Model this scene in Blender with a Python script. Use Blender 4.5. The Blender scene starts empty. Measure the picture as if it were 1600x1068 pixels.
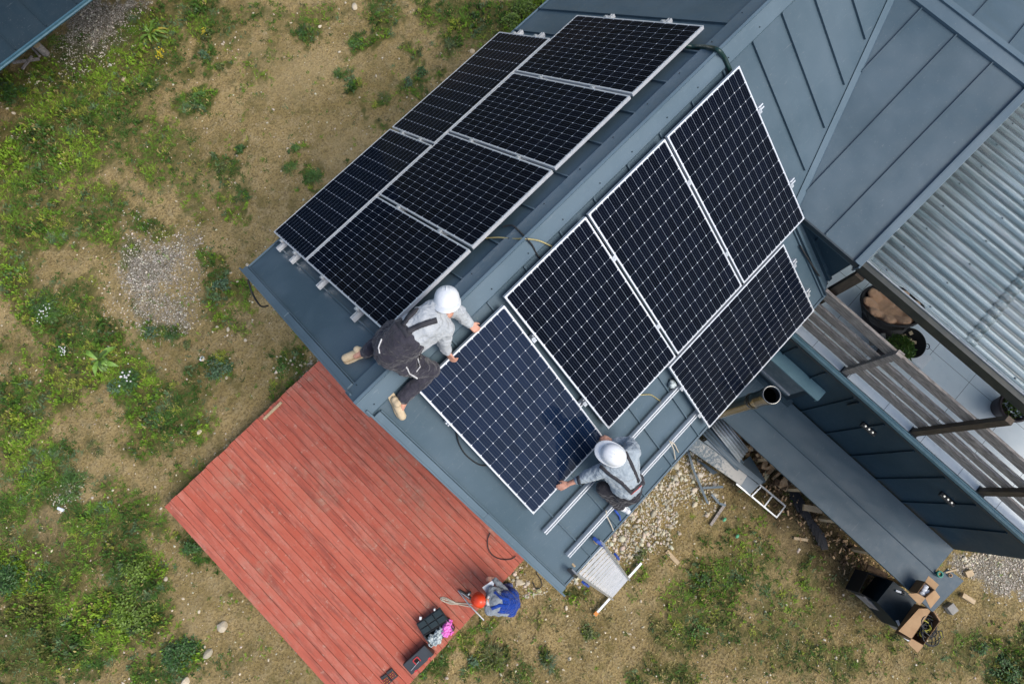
import bpy, math, random
import numpy as np
from mathutils import Vector, Matrix
from mathutils.bvhtree import BVHTree
sc = bpy.context.scene
random.seed(7); rng = np.random.default_rng(7)

# ------------------------------------------------------------------ camera
FPX = 1027.15; CX, CY = 800., 534.
R = np.array([[0.69575462, -0.71790114, 0.02331235],
              [-0.69823199, -0.6835939, -0.21253582],
              [0.16851589, 0.13159534, -0.97687515]])     # rows: right, down, forward
CAM = np.array([0.32279, -1.28677, 11.58480])
cd = bpy.data.cameras.new('camera'); cam = bpy.data.objects.new('camera', cd)
sc.collection.objects.link(cam); sc.camera = cam
cd.sensor_width = 36; cd.lens = FPX / 1600 * 36; cd.clip_start = .05; cd.clip_end = 2000
M4 = Matrix.Identity(4)
for i in range(3):
    M4[i][0] = R[0][i]; M4[i][1] = -R[1][i]; M4[i][2] = -R[2][i]; M4[i][3] = CAM[i]
cam.matrix_world = M4

# ------------------------------------------------------------------ light
SUN_AZ, SUN_EL = math.radians(165), math.radians(56)      # azimuth measured from +y towards +x
w = bpy.data.worlds.new('World'); sc.world = w; w.use_nodes = True
nt = w.node_tree; bg = nt.nodes['Background']; sky = nt.nodes.new('ShaderNodeTexSky')
sky.sky_type = 'NISHITA'; sky.sun_disc = False; sky.sun_elevation = SUN_EL; sky.sun_rotation = SUN_AZ
sky.air_density = 1.0; sky.dust_density = 4.0; sky.ozone_density = 1.0; sky.altitude = 300
nt.links.new(sky.outputs[0], bg.inputs[0]); bg.inputs[1].default_value = .145
sd = bpy.data.lights.new('sun', 'SUN'); sd.energy = 1.45; sd.angle = math.radians(32); sd.color = (1, .965, .91)
so = bpy.data.objects.new('sun', sd); sc.collection.objects.link(so)
dv = Vector((math.sin(SUN_AZ) * math.cos(SUN_EL), math.cos(SUN_AZ) * math.cos(SUN_EL), math.sin(SUN_EL)))
so.rotation_euler = dv.to_track_quat('Z', 'Y').to_euler(); so.location = (0, 0, 30)
sc.view_settings.view_transform = 'Standard'; sc.view_settings.look = 'None'
sc.view_settings.gamma = 1; sc.view_settings.exposure = 0.46; sc.view_settings.use_curve_mapping = False

# ------------------------------------------------------------------ helpers
def ray(px, py): return R.T @ np.array([(px - CX) / FPX, (py - CY) / FPX, 1.])
def onp(px, py, n, c):
    n = np.array(n, float); d = ray(px, py)
    return Vector(CAM + d * (c - n @ CAM) / (n @ d))
def atz(px, py, z): return onp(px, py, (0, 0, 1), z)
def atx(px, py, x): return onp(px, py, (1, 0, 0), x)
TH = 0.667226; T = math.tan(TH); CT, ST = math.cos(TH), math.sin(TH)
AP = 6.15                                                # roof apex height
def rR(px, py, o=0): return onp(px, py, (0, -T, 1), AP + o)   # on the right slope, raised o
def rL(px, py, o=0): return onp(px, py, (0, T, 1), AP + o)
def proj(P):
    q = (np.asarray(P) - CAM) @ R.T
    return CX + FPX * q[..., 0] / q[..., 2], CY + FPX * q[..., 1] / q[..., 2]

def link(o): sc.collection.objects.link(o); return o
def tag(o, label=None, cat=None, group=None, kind=None):
    if label: o['label'] = label
    if cat: o['category'] = cat
    if group: o['group'] = group
    if kind: o['kind'] = kind
    return o
def thing(name, loc, label, cat, group=None):
    o = link(bpy.data.objects.new(name, None)); o.location = loc; o.empty_display_size = .1
    return tag(o, label, cat, group)
def root_loc(p):
    l = Vector((0, 0, 0))
    while p is not None: l = l + p.location; p = p.parent
    return l
def V(*a): return Vector(a)

class MB:
    def __init__(s): s.v = []; s.f = []; s.m = []; s.s = []; s.uv = []; s.has = False
    def add(s, vs, fs, m=0, sm=False, uv=None):
        b = len(s.v); s.v += [Vector(a) for a in vs]
        for i, f in enumerate(fs):
            s.f.append([b + k for k in f]); s.m.append(m); s.s.append(sm)
            s.uv.append(uv[i] if uv else None)
            if uv: s.has = True
        return s
    def box(s, c, d, M=None, m=0):
        c = Vector(c); vs = []
        for x in (-.5, .5):
            for y in (-.5, .5):
                for z in (-.5, .5):
                    p = Vector((x * d[0], y * d[1], z * d[2])); vs.append(c + (M @ p if M else p))
        return s.add(vs, [(0, 1, 3, 2), (4, 6, 7, 5), (0, 4, 5, 1), (2, 3, 7, 6), (0, 2, 6, 4), (1, 5, 7, 3)], m)
    def bar(s, a, b, wd, h, up=(0, 0, 1), m=0):
        a, b = Vector(a), Vector(b); d = (b - a); L = d.length; d.normalize()
        x = d.cross(Vector(up)).normalized(); z = x.cross(d)
        M = Matrix((x, d, z)).transposed(); return s.box((a + b) / 2, (wd, L, h), M, m)
    def tube(s, pts, r, n=8, m=0, cap=True):
        pts = [Vector(p) for p in pts]; k = len(pts); rs = r if isinstance(r, (list, tuple)) else [r] * k
        vs = []; pv = None
        for i, p in enumerate(pts):
            t = (pts[min(i + 1, k - 1)] - pts[max(i - 1, 0)]).normalized()
            if pv is None:
                a = t.orthogonal().normalized()
            else:
                a = (pv - t * pv.dot(t)).normalized()
            pv = a; b = t.cross(a)
            for j in range(n):
                q = 2 * math.pi * j / n; vs.append(p + (a * math.cos(q) + b * math.sin(q)) * rs[i])
        fs = [(i * n + j, i * n + (j + 1) % n, (i + 1) * n + (j + 1) % n, (i + 1) * n + j) for i in range(k - 1) for j in range(n)]
        s.add(vs, fs, m, True)
        if cap: s.add(vs[:n], [tuple(range(n))[::-1]], m); s.add(vs[-n:], [tuple(range(n))], m)
        return s
    def slab(s, poly, th, m=0, d=(0, 0, -1)):
        """polygon (3-D, any plane) extruded by th along d"""
        p = [Vector(a) for a in poly]; n = len(p); q = [a + Vector(d) * th for a in p]
        fs = [tuple(range(n)), tuple(range(2 * n - 1, n - 1, -1))]
        fs += [(i, i + n, (i + 1) % n + n, (i + 1) % n) for i in range(n)]
        return s.add(p + q, fs, m)
    def ell(s, c, r, M=None, n=12, m=0, lo=-1.):
        c = Vector(c); vs = []; k = n // 2 + 1
        for i in range(k):
            a = math.pi / 2 - (math.pi / 2 - math.asin(max(-1, lo))) * i / (k - 1)
            for j in range(n):
                q = 2 * math.pi * j / n
                p = Vector((r[0] * math.cos(a) * math.cos(q), r[1] * math.cos(a) * math.sin(q), r[2] * math.sin(a)))
                vs.append(c + (M @ p if M else p))
        return s.add(vs, [(i * n + j, (i + 1) * n + j, (i + 1) * n + (j + 1) % n, i * n + (j + 1) % n) for i in range(k - 1) for j in range(n)], m, True)
    def lathe(s, c, prof, n=24, M=None, m=0, sx=1, sy=1):
        c = Vector(c); vs = []
        for (r, z) in prof:
            for j in range(n):
                q = 2 * math.pi * j / n; p = Vector((r * sx * math.cos(q), r * sy * math.sin(q), z)); vs.append(c + (M @ p if M else p))
        k = len(prof)
        return s.add(vs, [(i * n + j, i * n + (j + 1) % n, (i + 1) * n + (j + 1) % n, (i + 1) * n + j) for i in range(k - 1) for j in range(n)], m, True)
    def mesh(s, name, mats, off):
        me = bpy.data.meshes.new(name)
        me.from_pydata([v - off for v in s.v], [], s.f)
        for mt in (mats if isinstance(mats, (list, tuple)) else [mats]): me.materials.append(mt)
        me.polygons.foreach_set('material_index', s.m); me.polygons.foreach_set('use_smooth', s.s)
        if s.has:
            ul = me.uv_layers.new(name='UVMap'); d = []
            for f, u in zip(s.f, s.uv): d += [c for q in (u or [(0, 0)] * len(f)) for c in q]
            ul.data.foreach_set('uv', d)
        me.update(); return me
    def build(s, name, mats, parent=None, bevel=0):
        off = root_loc(parent) if parent else Vector((0, 0, 0))
        if parent is None:                       # origin at the base of the object
            xs = [v.x for v in s.v]; ys = [v.y for v in s.v]; zs = [v.z for v in s.v]
            off = Vector(((min(xs) + max(xs)) / 2, (min(ys) + max(ys)) / 2, min(zs)))
        o = link(bpy.data.objects.new(name, s.mesh(name, mats, off)))
        if parent: o.parent = parent
        else: o.location = off
        if bevel:
            b = o.modifiers.new('bevel', 'BEVEL'); b.width = bevel; b.segments = 2; b.limit_method = 'ANGLE'
        return o

# ------------------------------------------------------------------ materials
def N(t, k, **kw):
    n = t.nodes.new(k)
    for a, b in kw.items():
        if a.startswith('i_'):
            key = a[2:]; n.inputs[int(key) if key.isdigit() else key].default_value = b
        else: setattr(n, a, b)
    return n
def base(name):
    m = bpy.data.materials.new(name); m.use_nodes = True; t = m.node_tree; return m, t, t.nodes['Principled BSDF']
def mth(t, op, a, b=None, c=None):
    n = t.nodes.new('ShaderNodeMath'); n.operation = op
    for i, x in enumerate((a, b, c)):
        if x is None: continue
        if isinstance(x, (int, float)): n.inputs[i].default_value = x
        else: t.links.new(x, n.inputs[i])
    return n.outputs[0]
def mixc(t, f, a, b):
    n = t.nodes.new('ShaderNodeMix'); n.data_type = 'RGBA'
    for i, x in ((0, f), (6, a), (7, b)):
        if isinstance(x, (int, float)): n.inputs[i].default_value = x
        elif isinstance(x, tuple): n.inputs[i].default_value = (*x[:3], 1)
        else: t.links.new(x, n.inputs[i])
    return n.outputs[2]
def ramp(t, x, lo, hi):
    n = t.nodes.new('ShaderNodeMapRange'); n.inputs[1].default_value = lo; n.inputs[2].default_value = hi; n.interpolation_type = 'SMOOTHSTEP'
    t.links.new(x, n.inputs[0]); return n.outputs[0]
def nz(t, scale, detail=4, rough=.55, vec=None, sc3=None):
    n = t.nodes.new('ShaderNodeTexNoise'); n.inputs['Scale'].default_value = scale; n.inputs['Detail'].default_value = detail; n.inputs['Roughness'].default_value = rough
    if vec is None:
        vec = t.nodes.new('ShaderNodeTexCoord').outputs['Object']
    if sc3:
        mp = t.nodes.new('ShaderNodeMapping'); mp.inputs['Scale'].default_value = sc3; t.links.new(vec, mp.inputs[0]); vec = mp.outputs[0]
    t.links.new(vec, n.inputs['Vector']); return n.outputs['Fac']
def bump(t, bs, h, st=.3, dist=.01):
    b = t.nodes.new('ShaderNodeBump'); b.inputs['Strength'].default_value = st; b.inputs['Distance'].default_value = dist
    t.links.new(h, b.inputs['Height']); t.links.new(b.outputs[0], bs.inputs['Normal'])
def mat(name, c1, c2=None, scale=8, rough=.6, metal=0, bs=0, bscale=60, lo=.35, hi=.65, rv=.0, spec=.5, sc3=None, coat=0, dist=.004, emis=0):
    m, t, b = base(name); c2 = c2 or tuple(x * .8 for x in c1)
    n = nz(t, scale, 5, .6, sc3=sc3); t.links.new(mixc(t, ramp(t, n, lo, hi), c1, c2), b.inputs['Base Color'])
    b.inputs['Metallic'].default_value = metal; b.inputs['Specular IOR Level'].default_value = spec
    b.inputs['Roughness'].default_value = rough; b.inputs['Coat Weight'].default_value = coat
    if rv:
        n2 = nz(t, scale * 2.3, 4); t.links.new(mth(t, 'MULTIPLY_ADD', n2, rv * 2, rough - rv), b.inputs['Roughness'])
    if bs: bump(t, b, nz(t, bscale, 4), bs, dist)
    if emis:
        b.inputs['Emission Color'].default_value = (*c1, 1); b.inputs['Emission Strength'].default_value = emis
    return m

def roof_metal(name, c1, c2, rough=.42):
    m, t, b = base(name); tc = t.nodes.new('ShaderNodeTexCoord').outputs['Object']
    big = nz(t, 1.1, 3, .5, tc); fine = nz(t, 14, 6, .7, tc); scr = nz(t, 5, 8, .75, tc, (1, 7, 7)); dust = nz(t, 55, 3, .8, tc)
    c = mixc(t, ramp(t, big, .3, .7), c1, c2)
    c = mixc(t, mth(t, 'MULTIPLY', ramp(t, fine, .5, .85), .30), c, tuple(x * 1.5 + .02 for x in c1))
    c = mixc(t, mth(t, 'MULTIPLY', ramp(t, scr, .60, .72), .35), c, (.30, .33, .34))
    c = mixc(t, mth(t, 'MULTIPLY', ramp(t, dust, .66, .72), .45), c, (.36, .35, .31))
    t.links.new(c, b.inputs['Base Color']); b.inputs['Specular IOR Level'].default_value = .32
    t.links.new(mth(t, 'MULTIPLY_ADD', fine, .3, rough - .15), b.inputs['Roughness'])
    wv = nz(t, 2.2, 2, .5, tc, (1, .5, .5)); bump(t, b, mth(t, 'ADD', wv, mth(t, 'MULTIPLY', fine, .03)), .8, .05)
    return m
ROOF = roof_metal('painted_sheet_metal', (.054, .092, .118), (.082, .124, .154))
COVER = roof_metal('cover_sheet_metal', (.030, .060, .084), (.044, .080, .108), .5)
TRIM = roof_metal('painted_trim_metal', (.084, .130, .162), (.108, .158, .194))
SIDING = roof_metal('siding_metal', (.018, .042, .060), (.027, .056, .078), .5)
DARKTRIM = mat('dark_trim', (.02, .035, .045), rough=.45)
TEAL = mat('teal_trim', (.10, .20, .24), (.13, .24, .28), rough=.4, scale=4)
ALU = mat('brushed_aluminium', (.55, .58, .60), (.44, .47, .49), rough=.35, metal=.55, scale=20, rv=.1)
FRAME = mat('anodised_frame', (.74, .77, .80), (.66, .69, .72), rough=.34, metal=.45, scale=12, rv=.08)
STEEL = mat('mirror_steel', (.27, .265, .25), (.22, .22, .205), rough=.18, metal=1, scale=6, bs=.25, bscale=9, dist=.01)
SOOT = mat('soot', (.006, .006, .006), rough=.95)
BLACK = mat('black_rubber', (.012, .013, .014), (.02, .02, .022), rough=.5)
BLKPL = mat('black_plastic', (.018, .022, .024), (.03, .034, .036), rough=.45, scale=14, rv=.12)
RED = mat('red_plastic', (.55, .03, .03), (.48, .02, .03), rough=.4)
HATW = mat('white_hard_hat_shell', (.80, .82, .83), (.70, .73, .74), rough=.28, scale=9, rv=.08)
HATR = mat('red_hard_hat_shell', (.78, .07, .02), (.68, .05, .015), rough=.3, scale=7)
SKIN = mat('skin', (.62, .33, .23), (.52, .25, .17), rough=.55, scale=22, bs=.2, bscale=120, dist=.002)
HAIR = mat('brown_hair', (.03, .018, .012), rough=.8, bs=.5, bscale=180)
def cloth(name, c1, c2, fold=.5, sc_=9):
    m, t, b = base(name); tc = t.nodes.new('ShaderNodeTexCoord').outputs['Object']
    n1 = nz(t, sc_, 4, .6, tc); n2 = nz(t, 260, 2, .6, tc); n3 = nz(t, sc_ * 2.2, 3, .5, tc, (1, .35, 1.4))
    c = mixc(t, ramp(t, n1, .35, .65), c1, c2); c = mixc(t, mth(t, 'MULTIPLY', n2, .3), c, tuple(x * .6 for x in c1))
    t.links.new(c, b.inputs['Base Color']); b.inputs['Roughness'].default_value = .9; b.inputs['Specular IOR Level'].default_value = .2
    b.inputs['Sheen Weight'].default_value = .2
    bump(t, b, mth(t, 'ADD', mth(t, 'MULTIPLY', n3, 1.0), mth(t, 'MULTIPLY', n2, .03)), fold, .04); return m
GREYCLOTH = cloth('pale_grey_sweatshirt', (.50, .53, .55), (.42, .45, .47), .75)
BLUEGREY = cloth('blue_grey_sweatshirt', (.40, .46, .50), (.33, .39, .43), .75)
SHIRT3 = cloth('grey_work_shirt', (.30, .34, .38), (.22, .25, .28), .8)
CHAR = cloth('charcoal_work_trousers', (.048, .046, .060), (.030, .029, .040), .8)
CHAR2 = cloth('black_work_trousers', (.026, .026, .032), (.016, .016, .022), .8)
BLUEOV = cloth('bright_blue_overalls', (.010, .055, .33), (.006, .035, .22), .8)
WEBBING = mat('dark_webbing', (.035, .035, .042), rough=.8)
PIPINGM = mat('pale_piping', (.6, .6, .6), rough=.7)
SHOE1 = mat('tan_suede', (.62, .50, .33), (.52, .41, .26), rough=.8, scale=20, bs=.3)
SHOE2 = mat('white_leather', (.74, .76, .76), (.62, .64, .64), rough=.5)
WOODG = mat('weathered_wood', (.42, .375, .33), (.19, .17, .155), scale=7, rough=.75, bs=.4, bscale=30, sc3=(9, 1.2, 9))
WOODB = mat('brown_wood', (.10, .075, .05), (.06, .045, .03), scale=8, rough=.75, bs=.3, sc3=(6, 6, 1))
WOODP = mat('pale_timber', (.55, .42, .25), (.42, .31, .18), scale=9, rough=.7, bs=.3, sc3=(5, 1, 5))
CARD = mat('cardboard', (.42, .27, .14), (.36, .22, .11), scale=5, rough=.85)
CARDIN = mat('cardboard_brown_inside', (.20, .12, .06), rough=.9)
PAPER = mat('white_paper', (.74, .78, .82), (.66, .70, .75), rough=.7, scale=16, bs=.5, bscale=25)
PINK = mat('pink_plastic_bag', (.75, .08, .50), (.85, .30, .68), rough=.3, scale=28, bs=.8, bscale=30, dist=.02)
WRAP = mat('clear_wrap', (.55, .62, .62), (.28, .34, .34), rough=.2, scale=22, bs=.9, bscale=28, dist=.02)
TILE = None
CONC = mat('concrete', (.33, .32, .29), (.26, .25, .23), rough=.9, bs=.4)
BLUEPL = mat('blue_plastic', (.03, .09, .42), rough=.4)
ORANGE = mat('orange_plastic', (.75, .25, .02), rough=.45)
CABLE_Y = mat('yellow_cord_sheath', (.42, .36, .16), rough=.6)
CORD = mat('pale_cord', (.55, .50, .40), rough=.8)
GREENH = mat('dark_green_hose', (.008, .035, .030), rough=.35)
TAN = cloth('tan_cushion_fabric', (.85, .50, .30), (.76, .43, .25), .35, 14)
WICKER = mat('dark_wicker', (.022, .018, .018), (.008, .007, .007), scale=60, rough=.5, bs=.9, bscale=90, dist=.01)
GREENTAPE = mat('green_tape', (.02, .22, .16), rough=.4)

# ------------------------------------------------------------------ noise used for the ground cover
def vn(x, y, seed):
    xi = np.floor(x).astype(np.int64); yi = np.floor(y).astype(np.int64); fx = x - xi; fy = y - yi
    def h(a, b):
        n = (a * 374761393 + b * 668265263 + seed * 1442695041) & 0xffffffff
        n = ((n ^ (n >> 13)) * 1274126177) & 0xffffffff
        return ((n ^ (n >> 16)) & 0xffff) / 65535.
    fx = fx * fx * (3 - 2 * fx); fy = fy * fy * (3 - 2 * fy)
    return (h(xi, yi) * (1 - fx) + h(xi + 1, yi) * fx) * (1 - fy) + (h(xi, yi + 1) * (1 - fx) + h(xi + 1, yi + 1) * fx) * fy
def fbm(x, y, s, seed, o=4):
    r = 0; a = .5; tot = 0
    for i in range(o): r = r + a * vn(x * s, y * s, seed + i); tot += a; a *= .55; s *= 2.1
    return r / tot
# patches of vegetation on the real ground: (x px, y px, rx, ry, strength) seen from above, turned into ground metres once
GREEN = [(120,150,105,80,.8),(70,235,90,50,.85),(35,285,60,40,.7),(200,105,60,45,.8),(165,190,60,45,.8),(240,60,45,45,.85),(310,22,35,40,.8),(290,30,60,25,.5),
 (345,40,45,35,.4),(290,165,30,25,.7),(312,150,20,18,.8),(250,250,60,50,.55),(300,280,30,60,.5),(350,262,18,12,.8),(355,290,22,30,.45),(150,330,70,40,.5),(100,345,60,30,.6),(60,360,60,35,.75),(20,345,30,30,.7),
 (20,430,30,45,.75),(75,480,45,38,.9),(60,505,30,25,.8),(130,470,40,40,.6),(150,520,45,35,.8),(115,545,40,30,.8),(165,570,55,40,.7),(205,590,38,30,.85),(30,560,30,25,.4),(30,640,45,50,.8),(15,680,35,30,.8),
 (100,600,50,40,.6),(90,560,40,25,.7),(240,640,45,50,.75),(280,650,40,45,.6),(235,690,40,30,.6),(300,600,30,30,.5),(290,690,20,20,.5),(340,575,26,14,.9),(345,450,18,38,.8),(380,460,12,22,.6),(330,470,15,20,.4),(235,515,22,14,.6),(265,520,14,12,.7),
 (320,410,22,20,.7),(240,350,30,16,.6),(160,360,30,30,.6),(200,400,20,30,.4),(60,740,60,45,.8),(105,760,35,30,.9),(150,820,55,35,.7),(130,860,50,40,.5),(20,790,30,30,.7),(15,900,35,45,.95),(90,910,45,35,.8),(75,970,70,40,.75),
 (120,1020,70,40,.7),(40,1040,60,40,.5),(200,860,40,40,.7),(215,900,45,50,.9),(180,970,60,50,.85),(220,960,45,40,.8),(285,1025,35,28,.95),(250,1045,45,30,.6),(340,1040,25,20,.3),(20,850,60,60,.4),(300,850,20,25,.8),(325,878,14,12,.8),
 (215,800,40,30,.6),(240,830,30,20,.6),(190,760,30,25,.4),(285,770,20,16,.4),(285,620,20,14,.6),(400,700,30,20,.4),(310,740,40,20,.5),(290,750,25,15,.5),(230,790,30,20,.5),
 (375,235,10,8,.8),(380,310,12,30,.6),(370,335,20,16,.5),(460,235,12,9,.7),(455,262,10,9,.8),(492,278,17,11,.95),(531,119,9,7,.9),(548,135,12,10,.8),(558,70,24,14,.8),(590,60,24,16,.6),(600,30,35,28,.7),(480,52,20,16,.8),(500,20,30,20,.6),(400,20,35,20,.45),(440,30,30,20,.4),
 (345,105,9,7,.8),(318,85,14,12,.7),(320,110,10,7,.7),(375,140,9,6,.5),(640,130,13,9,.8),(660,114,11,8,.8),(602,152,9,7,.8),(583,175,7,6,.7),(650,85,16,14,.6),(665,140,12,10,.6),(690,118,14,10,.7),(595,200,12,9,.5),
 (690,20,30,25,.8),(730,30,35,35,.85),(705,72,16,15,.9),(745,60,20,20,.6),(780,40,20,20,.7),(760,10,40,20,.8),(820,15,30,16,1.1),(800,35,20,18,1.0),(835,5,25,15,1.1),(680,50,20,10,.4),(620,60,15,10,.4),(535,30,20,14,.3),(420,75,30,14,.3),
 (400,120,20,14,.4),(390,95,20,12,.3),(430,60,20,10,.3),(280,100,25,20,.4),(470,520,14,20,.5),(450,560,28,26,.6),(430,610,22,18,.5),(470,600,18,18,.6),(340,500,20,15,.5),(370,510,10,10,.5),(420,340,18,12,.35),
 (1120,900,50,50,.65),(1090,930,50,40,.6),(1110,960,50,35,.55),(1180,880,60,40,.45),(1230,900,60,40,.35),(1080,990,50,35,.55),(1150,985,40,20,.5),(1230,960,70,50,.3),(1250,1030,60,30,.45),(1180,1030,50,30,.35),(1010,1030,25,20,.6),(1000,1055,30,15,.6),(1170,830,40,30,.3),(1130,850,40,25,.35),
 (1380,990,40,25,.3),(1500,1020,40,30,.45),(1570,1045,45,35,.8),(1530,1000,25,18,.4),(1590,1000,15,30,.7),(1450,1050,40,20,.3),(1310,1040,50,30,.35),(920,985,10,10,.8),(918,935,14,8,.7),(895,925,20,14,.7),(985,905,26,30,.5),(1000,865,14,14,.8),(770,1022,20,18,.85),(855,1032,13,10,.8),(865,1050,12,8,.7),(820,1050,18,14,.6),
 (735,1000,16,16,.6),(740,1040,12,12,.7),(800,1055,20,10,.5),(1030,980,20,18,.4),(1045,870,8,30,.4),(680,1040,22,18,.8),(700,1010,14,12,.6),(760,975,18,10,.5),(850,975,10,8,.4),(1190,860,30,20,.3),(1050,1050,40,20,.6),(850,950,6,5,.3),(930,905,10,8,.5),
 (0,130,40,20,.9),(30,150,30,20,.4),(60,270,30,12,.3),(430,830,6,5,.1)]
GRAVEL = [(232,425,52,60,.75),(215,395,36,28,.6),(268,385,50,32,.45),(290,375,34,28,.4),(255,490,46,34,.6),(292,480,26,32,.4),(300,430,26,50,.35),(200,480,30,30,.25),(225,350,26,20,.3),(160,30,60,35,1),(200,15,30,25,.8),(130,75,45,30,.8),(110,90,22,25,.7),(60,130,20,10,.4),(110,20,40,20,.5),
 (1555,885,60,26,1.2),(1580,910,50,28,1.1),(1520,875,30,14,1.),(15,215,15,12,.5),(115,770,35,20,.6),(190,65,30,20,.6)]
RUBBLE = [(1005,790,62,58,1),(1060,735,45,48,1),(985,835,58,42,1),(1100,760,30,30,.6),(1030,850,30,26,.6),(930,885,25,20,.8),(1090,710,18,25,.8),(960,860,25,20,.9),(1040,800,35,35,.7),(900,900,20,14,.4),(1110,790,30,20,.3),(1200,700,30,15,.6),(1250,750,30,14,.5),(440,570,30,20,.25),(395,430,14,14,.15),(790,905,25,14,.5),(830,925,30,12,.4),(1530,870,30,10,.5),(480,575,20,12,.4)]
BROWN = [(1230,800,50,40,.8),(1290,860,60,40,.9),(1330,900,50,30,.8),(1190,760,50,30,.7),(1300,830,40,30,.8),(1350,960,40,30,.4),(1250,870,60,30,.5),(60,820,60,40,.5),(100,870,60,40,.6),(160,850,50,30,.5),(125,610,15,30,.7),(100,800,50,25,.5),(310,860,20,30,.5),(830,930,50,20,.3),(1150,780,60,40,.4),(340,760,40,40,.35),
 (1250,1000,400,90,.28),(900,1000,250,80,.15),(30,1000,100,60,.4),(330,800,60,60,.3),(1100,880,80,60,.2)]
def blobs(L, px, py, wob):
    r = np.zeros_like(px)
    for (a, b, rx, ry, s) in L:
        d = ((px - a) / rx) ** 2 + ((py - b) / ry) ** 2
        r = np.maximum(r, s * np.clip(1.25 - d * wob, 0, 1))
    return r
def masks(x, y):
    px, py = proj(np.stack([x, y, np.zeros_like(x)], -1))
    wx = (fbm(x, y, 1.3, 11) - .5) * 60; wy = (fbm(x, y, 1.3, 29) - .5) * 60
    wx2 = (fbm(x, y, 5, 41) - .5) * 22; wy2 = (fbm(x, y, 5, 43) - .5) * 22
    wx3 = (fbm(x, y, 14, 61, 2) - .5) * 26; wy3 = (fbm(x, y, 14, 63, 2) - .5) * 26
    qx, qy = px + wx * .7 + wx2 * 1.3 + wx3, py + wy * .7 + wy2 * 1.3 + wy3
    g = blobs(GREEN, qx, qy, .75); gr = blobs(GRAVEL, qx, qy, .8); ru = blobs(RUBBLE, qx, qy, .8); br = blobs(BROWN, qx, qy, .7)
    left = np.clip((330 - px) / 250, 0, 1) * .16
    n = fbm(x, y, 2.2, 5); n2 = fbm(x, y, 9, 77)
    out = (px < -30) | (px > 1640) | (py < -30) | (py > 1100)
    g = np.where(out, np.clip(n * 2.2 - .7, 0, 1), g)
    g = g * (.65 + .7 * n) + left * n2 + np.where(py > 930, .10 * n, 0) + np.clip((px < 760) * .0 + (fbm(x, y, 1.1, 401) - .38) * 1.2, 0, .40) * np.clip(n2 * 2.2 - .55, 0, 1)
    return np.clip(g, 0, 1.2), np.clip(gr * (.85 + .9 * n2), 0, 1), np.clip(ru, 0, 1), np.clip(br, 0, 1)

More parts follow.
